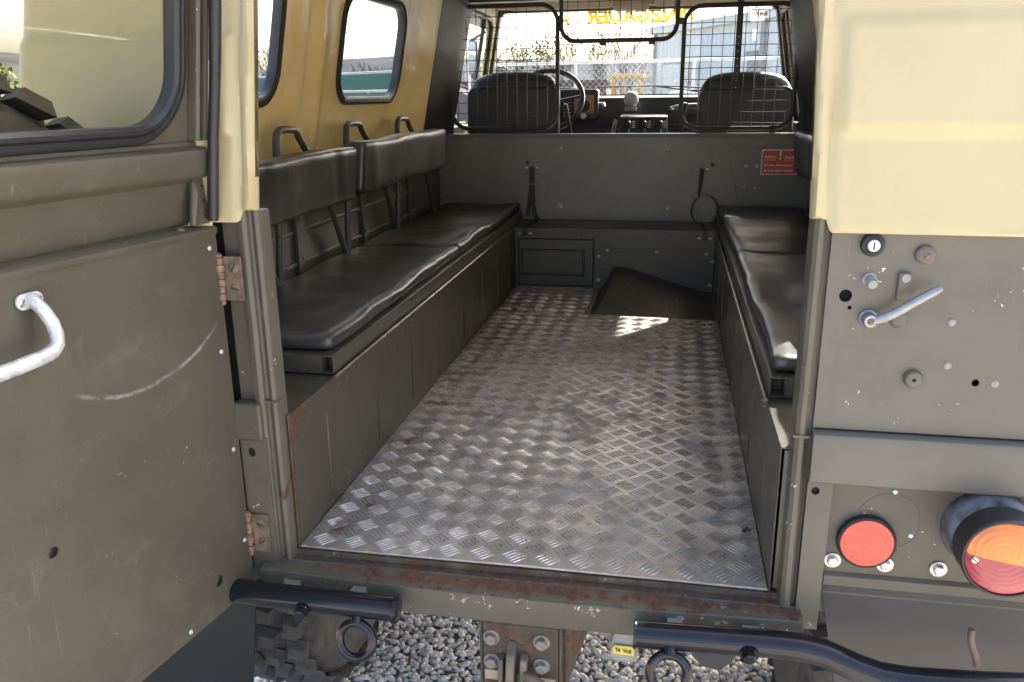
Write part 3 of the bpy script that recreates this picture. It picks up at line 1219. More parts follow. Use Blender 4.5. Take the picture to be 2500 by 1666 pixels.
# --- side boxes (benches)
def bench(s):
    b = B()
    # thin sheets so the wheels can turn inside
    b.box(*sorted((s * .4, s * .403)), .0, 2.35, -.03, .244)
    b.box(*sorted((s * .4, s * .775)), .0, 2.345, .241, .2445)
    b.box(*sorted((s * .406, s * .815)), .0, .003, .0, .24)
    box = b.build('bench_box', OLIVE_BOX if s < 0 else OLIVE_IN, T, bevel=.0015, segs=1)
    for y in (.157, .425, .68, .945, 1.22, 1.485, 1.75, 1.98):
        rb = B()
        z1 = .195 if y > .1 else .15
        rb.tube([(s * .4035, y, .02), (s * .4018, y, .035), (s * .4018, y, z1 - .012), (s * .4035, y, z1)], [.004, .0048, .0048, .0035], 8)
        rb.build('pressed_rib', OLIVE_BOX if s < 0 else OLIVE_IN, box, smooth=60)
    # seat frames: pressed tray with a square tube along the aisle
    for y0, y1 in ((.212, 1.238), (1.243, 2.30)):
        f = B()
        xa, xb, xc = .404, .432, .755
        t = .0022
        z0, z1 = .2475, .284
        f.box(*sorted((s * xa, s * (xa + t))), y0, y1, z0, z1)
        f.box(*sorted((s * (xb - t), s * xb)), y0, y1, z0, z1)
        f.box(*sorted((s * (xa + t), s * (xb - t))), y0, y1, z0, z0 + t)
        f.box(*sorted((s * (xa + t), s * (xb - t))), y0, y1, z1 - t, z1)
        f.box(*sorted((s * (xb + .0003), s * xc)), y0 + .001, y0 + .012, z0, z1 - .0006)
        f.box(*sorted((s * (xb + .0003), s * xc)), y0 + .0125, y1, z1 - .006, z1 - .001)
        f.box(*sorted((s * (xa + .003), s * (xb - .003))), y0 + .035, y0 + .037, z0 + .0025, z1 - .0025)
        f.build('seat_frame', OLIVE_IN, T, bevel=.0008, segs=1)
    # piano hinge along the aisle edge
    h = B()
    y = .20
    i = 0
    while y < 2.08:
        l = .095 if i % 2 else .30
        h.cyl((s * .3975, y, .2465), (s * .3975, min(y + l - .003, 2.09), .2465), .0048 if i % 2 else .0042, None, 8)
        y += l
        i += 1
    h.build('piano_hinge', plain('worn_hinge_rod', (.17, .16, .13), .35, .6, var=.5, vs=40), box, smooth=60)
    for y in (.222, .262, .62, .70, 1.03, 1.12, 1.30, 1.60):
        hw('rivet', screw_mesh('rivet', .0045, .003, STEEL_WORN, False), box, (s * .3999, y, .226), (-s, 0, 0))
    return box


def box_rust(k, rn):
    o = k.xyz()
    # flaking patch on the rear top corner and along the end edge
    d = k.math('SQRT', k.math('ADD', k.mul(k.math('ADD', o[1], -.02), k.math('ADD', o[1], -.02), .6),
                              k.mul(k.math('ADD', o[2], -.235), k.math('ADD', o[2], -.235), 1.2)))
    a = k.mul(k.ramp(k.math('SUBTRACT', rn, k.mul(d, 2.6)), .42, .45), .85)
    e = k.mul(k.math('SUBTRACT', 1, k.ramp(o[1], .004, .012)), k.ramp(rn, .52, .58))
    t = k.mul(k.ramp(o[2], .236, .2445), k.ramp(rn, .60, .65))
    return k.math('MAXIMUM', k.math('MAXIMUM', a, e), t)


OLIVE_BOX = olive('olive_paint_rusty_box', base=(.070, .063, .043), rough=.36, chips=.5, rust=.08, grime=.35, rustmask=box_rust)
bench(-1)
bench(1)


# --- seat cushions (loose pads lying on the frames)
def cushion(s, y0, y1, label, seed):
    def disp(p):
        k = Vector((p.x * 5, p.y * 5, seed))
        top = sst(.284, .312, p.z)
        d = Vector((0, 0, .0085 * top * noise.noise(k) + .0035 * top * noise.noise(k * 3.1)))
        ed = 1 - sst(.0, .09, abs(abs(p.x) - .412))
        d.x += s * .010 * ed * noise.noise(Vector((p.y * 4.2, seed * 3.1, 0))) + .002 * noise.noise(Vector((p.y * 18, p.z * 20, seed)))
        d.y += .004 * noise.noise(Vector((p.x * 7, p.z * 9, seed + 5)))
        # puffed roll along the aisle edge, sat-in middle
        d.z += top * (.006 * ed - .005 * math.sin(math.pi * (p.y - y0) / (y1 - y0)) * (1 - ed))
        return d
    xa, xb = sorted((s * .414, s * .752))
    b = rounded_block(xa, xb, y0, y1, .2845, .314, .0145, .0135, disp)
    o = b.build('seat_cushion', VINYL, None, smooth=80)
    tag(o, label, 'cushion', 'vinyl bench cushions in the load bay')
    return o


cushion(-1, .236, 1.243, 'rear black vinyl bench cushion on the side under the creased backrests, by the door hinges', 1)
cushion(-1, 1.247, 2.325, 'front black vinyl bench cushion against the bulkhead, on the side under the creased backrests', 4)
cushion(1, .232, 1.262, 'rear black vinyl bench cushion on the side by the latch handle panel', 7)
cushion(1, 1.266, 2.325, 'front black vinyl bench cushion against the bulkhead, below the red warning sign', 9)


# --- backrest pads and their tube frames
def pad(s, y0, y1, seed, step=0.0):
    def disp(p):
        f = 1 - sst(.66, .685, abs(p.x))
        d = Vector((0, 0, 0))
        d.x = s * .006 * f * noise.noise(Vector((p.y * 9, p.z * 4, seed))) + s * .0012 * f * noise.noise(Vector((p.y * 18, p.z * 9, seed)))
        d.z = .005 * noise.noise(Vector((p.y * 5, p.x * 5, seed + 2)))
        d.x -= s * (.10 * (p.z - .485) + step)     # leaning back
        d.z += step * .9
        d.x += s * .004 * f * math.sin((p.y + .3 * p.z) * 61 + 3 * noise.noise(Vector((p.y * 6, 0, seed)))) * max(0, noise.noise(Vector((p.y * 5, 1, seed))))
        return d
    xa, xb = sorted((s * .652, s * .716))
    b = rounded_block(xa, xb, y0, y1, .482, .628, .013, .0125, disp)
    b.build('backrest_pad', VINYL_PAD, T, smooth=80)


for s in (-1, 1):
    pad(s, .235, 1.028, 3 + s)
    pad(s, 1.052, 1.985 if s > 0 else 1.93, 6 + s, .013 if s < 0 else -.004)


def back_frame(s, ya, yb):
    x = -.731 if s < 0 else .731
    b = B()
    top = .682
    pts = [(x, ya - .004, .292), (x, ya + .012, .40), (x, ya + .035, .56), (x, ya + .043, .655), (x, ya + .050, .676), (x, ya + .066, top + .003), (x, ya + .11, top + .003),
           (x, ya + .15, top), (x, ya + .166, .675), (x, ya + .176, .66), (x, yb - .155, .56), (x, yb - .04, .37), (x, yb - .008, .315), (x, yb + .004, .292)]
    b.tube(pts, .0092, 10)
    return b.build('backrest_frame', OLIVE_IN, T, smooth=70)


for s in (-1, 1):
    for ya, yb in ((.215, .662), (.676, 1.120), (1.134, 1.600), (1.614, 2.09)):
        back_frame(s, ya, yb)
# lower side wall details
for s in (-1,):
    for y, w_ in ((.86, .05), (1.36, .03), (1.86, .05)):
        b = B().box(s * .775, s * .762, y, y + w_, .25, .596)
        up = b.build('wall_upright', OLIVE_IN, T, bevel=.003)
        for z in (.34, .45):
            hw('rivet', screw_mesh('rivet', .006, .004, OLIVE_DARK, False), up, (s * .762, y + w_ / 2, z), (-s, 0, 0))
    for z in (.318, .405):
        B().box(s * .775, s * .769, .05, 2.34, z, z + .012).build('wall_swage', OLIVE_IN, T, bevel=.003)

# --- bulkhead, front box
BY = 2.345
bk = B()
bk.box(-.80, .80, BY, BY + .012, -.04, .598)
bk.prism([(BY - .006, .588), (BY - .008, .598), (BY - .004, .6035), (BY + .03, .6035), (BY + .03, .598), (BY - .001, .588)], lambda a, b, d: (d, a, b), -.80, .80)
bulk = bk.build('bulkhead', OLIVE_DARK, T, bevel=.0015)
for pts in ([(-.772, .552), (-.492, .552), (-.482, .540), (-.543, .330), (-.556, .322), (-.72, .322), (-.772, .37)],
            [(.45, .545), (.72, .545), (.772, .53), (.772, .37), (.74, .320), (.505, .318), (.492, .330), (.442, .535)]):
    b = B()
    b.prism(pts, lambda a, c, d: (a, d, c), BY - .0045, BY - .0003)
    b.build('access_cover', OLIVE_DARK, bulk, bevel=.0018)
B().box(-.60, .60, BY - .0028, BY - .0003, .2445, .2715).build('lower_strip', OLIVE_DARK, bulk, bevel=.001)
for x, z in ((-.247, .541), (.209, .537), (-.246, .301), (.214, .2965)):
    hw('screw', SCREW, bulk, (x, BY - .0003, z), (0, -1, 0))
for x, z in ((.515, .474), (.558, .473), (.514, .389), (.556, .387)):
    hw('screw', SCREW_S, bulk, (x, BY - .0047, z), (0, -1, 0))
for x, z in ((-.387, .484), (.383, .478)):
    B().lathe([(.0085, 0), (.0085, .0012), (0, .0012)], (x, BY - .0003, z), (0, -1, 0), 18).build('rubber_plug', RUBBER, bulk)
FY = 2.11
fb = B()
fb.box(-.3995, .3995, FY, FY + .004, -.006, .2435)
fb.box(-.3995, .3995, FY, BY - .001, .2395, .2435)
fbox = fb.build('front_box', OLIVE_IN, T, bevel=.002)
B().box(-.386, -.076, FY - .0022, FY - .0002, .006, .200).build('hatch_gap', DEEPBLACK, fbox)
B().box(-.3745, -.1135, FY - .0046, FY - .0041, .048, .157).build('hatch_groove', DEEPBLACK, fbox)
B().box(-.3660, -.1225, FY - .0062, FY - .0047, .0565, .1485).build('hatch_panel', OLIVE_IN, fbox, bevel=.001)
b = B()
b.box(-.382, -.080, FY - .004, FY - .0003, .010, .196)
hat = b.build('hatch', OLIVE_IN, fbox, bevel=.0015)
b = B()
for q in ((-.372, -.116, .150, .1545), (-.372, -.116, .0505, .055), (-.372, -.3675, .055, .15), (-.1205, -.116, .055, .15)):
    b.box(q[0], q[1], FY - .0062, FY - .0035, q[2], q[3])
b.build('hatch_rim', OLIVE_IN, fbox, bevel=.0012)
B().box(-.066, .397, FY - .0035, FY - .0003, .0, .167).build('service_panel', OLIVE_IN, fbox, bevel=.001)
for x, z in ((-.022, .158), (.175, .155), (.368, .151), (-.056, .132), (.392, .121), (-.056, .035), (.388, .026)):
    hw('screw', SCREW_S, fbox, (x, FY - .0036, z), (0, -1, 0))
for x in (-.035, .18):
    B().box(x - .008, x + .008, FY - .0015, FY - .0002, .186, .199).build('square_plug', OLIVE_IN, fbox)
# gearbox hump
hp = B()
V_ = [(-.052, 1.70, -.005), (.395, 1.685, -.005), (-.022, 1.752, .002), (.33, 1.735, .002), (.006, 2.104, .093), (.058, 2.104, .091),
      (.336, 2.104, .006), (-.052, 2.104, -.005), (.395, 2.104, -.005), (.012, 1.93, .062), (.06, 1.93, .061), (.25, 1.80, .012), (-.040, 2.104, .004)]
hp.add(V_, [(0, 1, 3, 2), (2, 3, 11, 10, 9), (9, 10, 5, 4), (10, 11, 6, 5), (3, 6, 11), (1, 8, 6, 3), (0, 2, 9, 4, 12, 7)])
hp.build('gearbox_hump', olive('olive_paint_hump', base=(.058, .051, .043), chips=1.4, rust=.05, grime=.4), T, bevel=.006, segs=3)


# warning sign
sg = B()
SX, SZ = .5735, .4395
sg.prism(rrect(SX, SX + .143, SZ, SZ + .1, .004), lambda a, b, d: (a, d, b), BY - .0075, BY - .0055)
sign = sg.build('warning_sign', WHITEINK, T, label='red warning sign with white German and French lettering on the bulkhead')
B().prism(rrect(SX + .0035, SX + .1395, SZ + .0035, SZ + .0965, .008), lambda a, b, d: (a, d, b), BY - .0082, BY - .0078).build('red_field', REDSIGN, sign)
RX = Matrix.Rotation(R(90), 4, 'X')


def sign_text(body, x, z, size, xs=.8, shear=.12, bold=0.0):
    link('lettering', text_mesh(body, size, WHITEINK, shear, .0001, xs=xs, bold=bold), sign, Matrix.Translation((SX + x, BY - .0086, SZ + z)) @ RX)


sign_text('Achtung!', .0115, .0665, .0165, .74, .2, .0003)
sign_text('Attention!', .089, .0645, .0165, .70, .2, .0003)
sign_text('Beim Fahren Antenne einziehen!', .0115, .034, .0130, .64, .15, .0003)
sign_text('En marche abaisser l\'antenne!', .0115, .0135, .0130, .72, .15, .0003)
for x in (.010, .0885):
    B().box(SX + x, SX + x + .046, BY - .0087, BY - .0084, SZ + .0575, SZ + .0592).build('underline', WHITEINK, sign)
b = B()
bolt_poly = [(.071, .094), (.078, .094), (.0745, .082), (.0795, .083), (.0735, .066), (.0775, .067), (.0705, .0565), (.0675, .0665), (.0705, .0665), (.072, .0775), (.0675, .0765)]
b.prism(bolt_poly, lambda a, c, d: (SX + a, d, SZ + c), BY - .0088, BY - .0084)
b.build('lightning_arrow', WHITEINK, sign)


# footman loops and webbing straps
def loop(x, y, z):
    b = B()
    b.tube([(x - .019, y - .002, z), (x - .012, y - .008, z), (x + .012, y - .008, z), (x + .019, y - .002, z)], .0022, 8)
    for q in (-.022, .022):
        b.lathe([(.0055, 0), (.0045, .0035), (0, .0045)], (x + q, y, z), (0, -1, 0), 10)
    b.build('strap_loop', ZINC, T, smooth=40)


loop(-.368, BY - .0005, .463)
loop(.341, BY - .0005, .459)
loop(-.358, FY - .0005, .219)
loop(.357, FY - .0005, .212)


def strap(pts, wd, label):
    """ribbon following pts; each pt (x,y,z, angle of the width direction about z)"""
    b = B()
    v = []
    for x, y, z, a in pts:
        dx, dy = math.cos(a) * wd / 2, math.sin(a) * wd / 2
        for o in (-.0009, .0009):
            v += [(x - dx - o * math.sin(a), y - dy + o * math.cos(a), z), (x + dx - o * math.sin(a), y + dy + o * math.cos(a), z)]
    n = len(pts)
    f = []
    for i in range(n - 1):
        a, c = i * 4, i * 4 + 4
        f += [(a, a + 1, c + 1, c), (a + 3, a + 2, c + 2, c + 3), (a + 1, a + 3, c + 3, c + 1), (a + 2, a, c, c + 2)]
    f += [(0, 2, 3, 1), (n * 4 - 4, n * 4 - 3, n * 4 - 1, n * 4 - 2)]
    b.add(v, f)
    return b.build('webbing_strap', WEBBING, T, smooth=60, label=label)


strap([(-.367, BY - .010, .468, 0), (-.367, BY - .012, .43, 0), (-.366, BY - .014, .385, .1), (-.362, BY - .016, .34, .5), (-.358, BY - .02, .30, .9), (-.350, BY - .03, .265, .6),
       (-.335, BY - .06, .250, .3), (-.345, BY - .13, .247, .1), (-.356, BY - .20, .2465, 0), (-.358, FY - .006, .243, 0), (-.358, FY - .010, .228, 0), (-.358, FY - .0115, .213, 0)], .022,
      'webbing strap hanging limp over the front box')
strap([(-.366, BY - .0135, .455, 0), (-.366, BY - .016, .40, 0), (-.372, BY - .020, .35, -.1), (-.378, BY - .026, .30, -.3), (-.384, BY - .03, .262, -.2)], .020, None)
b = B()
b.box(-.379, -.355, BY - .020, BY - .0155, .392, .399)
b.build('strap_buckle', STEEL_WORN, T, bevel=.001)
strap([(.341, BY - .010, .464, 0), (.340, BY - .012, .42, .2), (.336, BY - .014, .375, .8), (.333, BY - .018, .35, 1.2)], .017, None)
lp_ = []
for i in range(17):
    a = R(-88 + 356 * i / 16)
    lp_.append((.358 + .053 * math.sin(a - R(90)), BY - .045 - .02 * math.cos(a), .298 - .062 * math.cos(a - R(90)), R(60)))
strap(lp_, .013, 'webbing strap twisted into an open loop')
strap([(.345, BY - .06, .247, .2), (.352, BY - .15, .2465, .1), (.357, FY - .005, .244, 0), (.357, FY - .010, .225, 0), (.357, FY - .0115, .206, 0)], .018, None)


# --- mesh guards above the bulkhead
GY = 2.362
PITCH = .0425


def guard(x0, x1, z0, z1, r, legs, nm='mesh_guard', dy=0.0):
    y = GY + dy
    pl = rrect(x0, x1, z0, z1, r, 7)
    b = B()
    b.tube([(a, y, c) for a, c in pl], .0088, 10, True)
    for lx in legs:
        b.box(lx - .012, lx + .012, y - .003, y + .003, .6036, z0 + .012)
    fr = b.build(nm, DARKMETAL, T, smooth=50)
    wv = B()
    ph = random.uniform(0, 6)

    def wob(t, k):
        return .0012 * math.sin(t * 23 + k * 1.7 + ph)
    k = 0
    x = x0 + PITCH * .6
    while x < x1 - .008:
        zz = [z for z in np.linspace(z0, z1, 40) if inside((x, z), pl)]
        if len(zz) > 2:
            wv.tube([(x + wob(z, k) * .6, y + .0015 * (-1) ** i, z) for i, z in enumerate(np.linspace(zz[0] - .004, zz[-1] + .004, 9))], .0016, 5)
        x += PITCH
        k += 1
    z = z0 + PITCH * .5
    while z < z1 - .008:
        xx = [x for x in np.linspace(x0, x1, 60) if inside((x, z), pl)]
        if len(xx) > 2:
            wv.tube([(x, y - .0015 * (-1) ** i, z + wob(x, k)) for i, x in enumerate(np.linspace(xx[0] - .004, xx[-1] + .004, 9))], .0016, 5)
        z += PITCH
        k += 1
    wv.build('wire_mesh', DARKMETAL, fr, smooth=60)
    return fr


gl_ = guard(-.713, -.262, .624, 1.112, .07, (-.625, -.357))
gm_ = guard(-.2465, .2165, .968, 1.32, .06, (), dy=-.006)
gr_ = guard(.2445, .683, .622, 1.090, .07, (.338, .61))
B().prism(rrect(.446, .470, .70, 1.128, .004), lambda a, b, d: (a, d, b), GY + .012, GY + .015).build('perforated_bar', DARKMETAL, T)
for i in range(8):
    B().lathe([(.0022, 0), (.0022, .001), (0, .001)], (.457, GY + .0118, .78 + .0275 * i), (0, -1, 0), 8).build('hole_light_dot', WHITEMETAL, gr_)  # white discs painted in for daylight showing through the bar
for x, zc in ((-.2545, 1.055), (.2305, 1.035)):
    B().box(x - .014, x + .014, GY - .012, GY + .010, zc - .012, zc + .012).build('guard_hinge', DARKMETAL, gm_, bevel=.003)
for x in (-.075, .12):
    B().box(x - .013, x + .013, GY - .014, GY + .003, .949, .962).build('guard_stop', DARKMETAL, gm_, bevel=.002)


# --- cab
def cab_seat(x0, x1, ztop):
    def disp(p):
        t = sst(ztop - .10, ztop, p.z)
        cx = (x0 + x1) / 2
        u = abs(p.x - cx) / ((x1 - x0) / 2)
        d = Vector((0, 0, -.034 * t * u ** 3.2))
        d.y = .10 * (p.z - .3)
        d.x = -.018 * t * (p.x - cx) / ((x1 - x0) / 2)
        return d
    b = rounded_block(x0, x1, 2.55, 2.63, .10, ztop, .032, .024, disp)
    o = b.build('cab_seat', VINYL_SEAT, T, smooth=80)
    # padded rear shell: shallow rimmed panel on the back
    zt = ztop - .068
    pl = rrect(x0 + .012, x1 - .004, .40, zt, .035, 6)
    v = B()
    v.tube([(a, 2.541 + .10 * (c - .3), c) for a, c in pl], .0075, 8, True)
    v.build('shell_rim', DARKMETAL, o, smooth=50)
    v = B()
    v.prism(pl, lambda a, c, d: (a, d + .10 * (c - .3), c), 2.538, 2.556)
    v.build('back_shell', VINYL_SEAT, o, bevel=.003)
    return o


cab_seat(-.705, -.287, .860)
cab_seat(.316, .712, .846)
# dashboard
dsh = B()
dsh.prism([(3.10, .35), (3.10, .70), (3.12, .742), (3.16, .752), (3.34, .748), (3.40, .70), (3.40, .35)], lambda a, b, d: (d, a, b), -.76, .76)
dash = dsh.build('dashboard', DASH, T, bevel=.006, segs=3)
B().box(-.155, .78, 3.088, 3.106, .60, .612).build('dash_shelf', DASH, dash, bevel=.003)
cl = B()
cl.prism(rrect(-.56, -.152, .64, .784, .014), lambda a, b, d: (a, d, b), 3.045, 3.14)
clu = cl.build('instrument_box', DASH, T, bevel=.006, segs=3)
B().prism(rrect(-.27, -.172, .668, .757, .004), lambda a, b, d: (a, d, b), 3.042, 3.0445).build('heater_card', ORANGECARD, clu)
b = B()
b.lathe([(.030, 0), (.030, .008), (.025, .012), (0, .012)], (-.222, 3.042, .706), (0, -1, 0), 26)
b.box(-.2255, -.2185, 3.022, 3.030, .690, .728)
b.build('dial', DASH, clu, smooth=40)
B().box(-.2235, -.2205, 3.0205, 3.0225, .70, .727).build('dial_pointer', WHITEMETAL, clu)
for x, z, r in ((-.222, .657, .015), (-.262, .657, .009), (-.195, .648, .005)):
    b = B()
    b.lathe([(r, 0), (r, .014), (r * .7, .018), (r * .65, .012), (0, .012)], (x, 3.0448, z), (0, -1, 0), 18)
    b.build('knob', ZINC if r > .01 else DASH, clu, smooth=40)
for i in range(2):
    for j in range(6):
        B().box(-.325 + i * .026, -.315 + i * .026, 3.040, 3.0445, .655 + j * .016, .661 + j * .016).build('switch', GREYPLASTIC, clu)
b = B()
b.cyl((-.150, 3.06, .715), (-.128, 3.06, .717), .006, None, 10)
b.cyl((-.128, 3.06, .717), (-.122, 3.05, .700), .008, .010, 10)
b.build('side_switch', ZINC, clu, smooth=40)
# steering wheel
sw = B()
SWc = Vector((-.388, 2.93, .735))
ax = Vector((0, -.80, .60)).normalized()
uu = Vector((1, 0, 0))
vv = ax.cross(uu)
sw.tube([SWc + .172 * (math.cos(R(a)) * uu + math.sin(R(a)) * vv) for a in range(0, 360, 9)], .0125, 10, True)
for a in (8, 172, 270):
    sw.tube([SWc - ax * .02, SWc - ax * .01 + .1 * (math.cos(R(a)) * uu + math.sin(R(a)) * vv), SWc + .168 * (math.cos(R(a)) * uu + math.sin(R(a)) * vv)], .006, 8)
sw.lathe([(.04, -.03), (.042, -.012), (.03, .004), (0, .006)], SWc, ax, 24)
sw.cyl(tuple(SWc - ax * .02), tuple(SWc - ax * .40), .022, None, 12)
sw.build('steering_wheel', plain('steering_wheel_black', (.022, .022, .024), .28), T, smooth=50)
# heater outlet with grey rounded cover on the dash centre
hv = rounded_block(-.0235, .045, 2.985, 3.06, .698, .772, .030, .008)
hv.build('dash_pod', GREYPLASTIC, T, smooth=80)
b = B()
for i in range(5):
    b.box(-.018 + i * .012, -.011 + i * .012, 2.99, 3.02, .683, .699)
b.build('pod_fins', GREYPLASTIC, T)
# transfer lever console
b = B()
b.hexa([(-.045, 2.86, .40), (.195, 2.86, .40), (.195, 3.10, .40), (-.045, 3.10, .40)], [(-.038, 2.93, .655), (.188, 2.93, .655), (.188, 3.10, .665), (-.038, 3.10, .665)])
cons = b.build('lever_console', DASH, T, bevel=.004)
for i, x in enumerate((.012, .085, .160)):
    B().box(x - .028, x + .022, 2.893 + .0002, 2.899, .60 + .0, .652).build('lever_plate', BLACKINK, cons)
    lv = B()
    lv.tube([(x, 2.88, .56), (x, 2.865, .585), (x, 2.855, .606)], .0050, 8)
    lv.build('lever_stem', TEAL, cons, smooth=50)
    lv = B()
    lv.tube([(x, 2.856, .604), (x, 2.853, .615), (x, 2.850, .632), (x, 2.849, .638)], [.006, .009, .0085, .004], 12)
    lv.build('lever_grip', DASH, cons, smooth=60)
    for q in range(4):
        B().box(x + .012, x + .026, 2.8905, 2.8928, .606 + q * .009, .609 + q * .009).build('lever_marking', WHITEINK, cons)
b = B()
b.tube([(-.075, 2.90, .50), (-.068, 2.89, .60), (-.055, 2.885, .648), (-.048, 2.888, .64), (-.062, 2.895, .56)], .004, 8)
b.build('hand_lever', ZINC, T, smooth=50)
b = B()
b.tube([(.20, 3.07, .693), (.225, 3.05, .70), (.28, 3.05, .706), (.30, 3.06, .708), (.74, 3.06, .708)], .006, 8)
b.lathe([(.009, 0), (.009, .02), (0, .02)], (.203, 3.075, .692), (.5, -1, 0), 10)
b.build('grab_rail', ZINC, T, smooth=50)
B().box(.26, .76, 3.07, 3.11, .66, .69).build('parcel_tray', DARKMETAL, T, bevel=.004)
for x, d in ((-.262, .03), (.262, -.02)):
    b = B()
    b.tube([(x + d, 2.72, .50), (x + d * .5, 2.70, .60), (x - d * .2, 2.68, .72)], .009, 8)
    b.build('seat_stay', DARKMETAL, T, smooth=50)

# windscreen
WY = 3.30


def wsy(z):
    return 3.335 - .10 * (z - .75)


ws = B()
WO = [(-.80, .62), (.80, .62), (.735, 1.20), (-.735, 1.20)]
WI = [(-.760, .758), (.760, .758), (.752, .80), (.690, 1.145), (.665, 1.166), (-.665, 1.166), (-.690, 1.145), (-.752, .80)]
ws.sheet(WO, [WI], lambda a, b: (a, wsy(b), b), 0, lambda a, b: (a, wsy(b) + .045, b))
wsf = ws.build('windscreen_frame', DARKMETAL, T)
b = B()
b.prism(WI, lambda a, c, d: (a, wsy(c) + d, c), .020, .024)
b.build('windscreen_pane', GLASS, wsf)
B().box(-.70, .70, 3.20, 3.325, 1.18, 1.199).build('cab_headliner', CREAMLID, T)
for x0, x1 in ((-.62, -.10), (.10, .62)):
    b = B()
    b.prism(rrect(x0, x1, 1.166, 1.30, .02), lambda a, c, d: (a, 3.17 + d - .3 * (c - 1.16), c), 0, .015)
    b.build('sun_visor', TANVISOR, T, bevel=.003)
rm = rounded_block(-.104, .078, 3.205, 3.222, 1.153, 1.205, .02, .01)
rmo = rm.build('rear_view_mirror', TANVISOR, T, smooth=60)
B().cyl((-.012, 3.222, 1.16), (-.012, 3.30, 1.148), .006, None, 8).build('mirror_stalk', DARKMETAL, rmo)
# decal lettering on the glass, read from outside, so mirrored from in here
link('windscreen_lettering', text_mesh('PINZGAUER', .080, YELLOWDECAL, .22, .0003, xs=1.23, mirror=True, bold=.0035), wsf,
     Matrix.Translation((.300, wsy(1.1) + .0285, 1.112)) @ RX)
link('windscreen_lettering', text_mesh('.COM', .045, YELLOWDECAL, .22, .0003, xs=1.0, mirror=True, bold=.0008), wsf,
     Matrix.Translation((-.258, wsy(1.1) + .0285, 1.112)) @ RX)
B().prism(rrect(.570, .637, 1.098, 1.158, .008), lambda a, c, d: (a, wsy(c) + d, c), .0262, .0266).build('white_sticker', WHITEDECAL, wsf)
link('sticker_number', text_mesh('847', .030, REDINK, 0, .0002, xs=1.25, mirror=True, bold=.0008), wsf, Matrix.Translation((.650, wsy(1.13) + .0258, 1.122)) @ RX)
B().prism(rrect(.585, .603, 1.01, 1.062, .002), lambda a, c, d: (a, wsy(c) + d, c), .0262, .0266).build('white_sticker', WHITEDECAL, wsf)
# wipers
for x0, x1 in ((-.18, .42), (-.70, -.25)):
    b = B()
    b.tube([(x0, wsy(.79) + .035, .797), ((x0 + x1) / 2, wsy(.79) + .036, .800), (x1, wsy(.79) + .035, .785)], .004, 6)
    b.tube([((x0 + x1) / 2, wsy(.79) + .045, .798), (x1 - .03, wsy(.76) + .05, .762)], .005, 6)
    b.build('wiper', DARKMETAL, wsf)
# cab door frames (tops) and their glass
for s in (-1, 1):
    fr = B()
    def dx(z):
        return s * (.805 - .20 * (z - .6))
    fr.tube([(dx(.62), 2.47, .62), (dx(1.10), 2.47, 1.10), (dx(1.125), 2.50, 1.125), (dx(1.125), 3.10, 1.125), (dx(1.09), 3.16, 1.09), (dx(.62), 3.25, .62)], .014, 8)
    cf = fr.build('cab_door_frame', DARKMETAL, T, smooth=40)
    b = B()
    b.box(*sorted((s * .77, s * .815)), 2.44, 3.40, .2, .625)
    b.build('cab_door', OLIVE, T, bevel=.006)
    b = B()
    b.add([(dx(.62) + s * .004, 2.47, .62), (dx(1.12) + s * .004, 2.47, 1.12), (dx(1.12) + s * .004, 3.12, 1.12), (dx(.62) + s * .004, 3.24, .62)], [(0, 1, 2, 3)])
    b.build('cab_door_pane', GLASS, cf)
    # quarter window bars and mirrors
    b = B()
    b.tube([(dx(.62), 3.02, .62), (dx(1.12), 2.98, 1.12)], .010, 8)
    b.build('quarter_light_bar', DARKMETAL, cf)
    if s < 0:
        spots = ((-.855, 3.35, .955, .052, .095), (-.785, 3.50, .945, .04, .095))
    else:
        spots = ((.775, 3.35, .955, .030, .09), (.815, 3.30, .965, .034, .10))
    for k_, (mx, my, mz, hwid, hh_) in enumerate(spots):
        b = rounded_block(mx - hwid * .5, mx + hwid * .5, my, my + .05, mz - hh_, mz + hh_, .022, .012)
        mo = b.build('door_mirror', GREYPLASTIC if s > 0 else DARKMETAL, T, smooth=60)
        b = B()
        b.prism(rrect(mx - hwid * .38, mx + hwid * .38, mz - hh_ * .85, mz + hh_ * .85, .012), lambda a, c, d: (a, d, c), my - .003, my - .001)
        b.build('mirror_glass', MIRROR, mo)
    b = B()
    b.tube([(s * .80, 3.34, .80), (s * .87, 3.40, .86), (s * .87, 3.42, 1.05), (s * .78, 3.34, 1.08)], .008, 8)
    b.build('mirror_arm', DARKMETAL, T, smooth=50)
# front lap of the truck beyond the glass (scuttle, bonnet end)
B().box(-.80, .80, 3.36, 3.62, .30, .71).build('front_body', OLIVE, T, bevel=.02)


# seat belts hanging on the cab pillars
def belt(pts, wd, nm='seat_belt'):
    b = B()
    v = []
    for x, y, z, ww in pts:
        v += [(x - ww / 2, y, z), (x + ww / 2, y, z), (x + ww / 2, y + .006, z), (x - ww / 2, y + .006, z)]
    f = []
    for i in range(len(pts) - 1):
        a, c = i * 4, i * 4 + 4
        f += [(a, a + 1, c + 1, c), (a + 1, a + 2, c + 2, c + 1), (a + 2, a + 3, c + 3, c + 2), (a + 3, a, c, c + 3)]
    f += [(0, 3, 2, 1), tuple(len(pts) * 4 - 4 + q for q in range(4))]
    b.add(v, f)
    return b.build(nm, RUBBER, T, smooth=60)


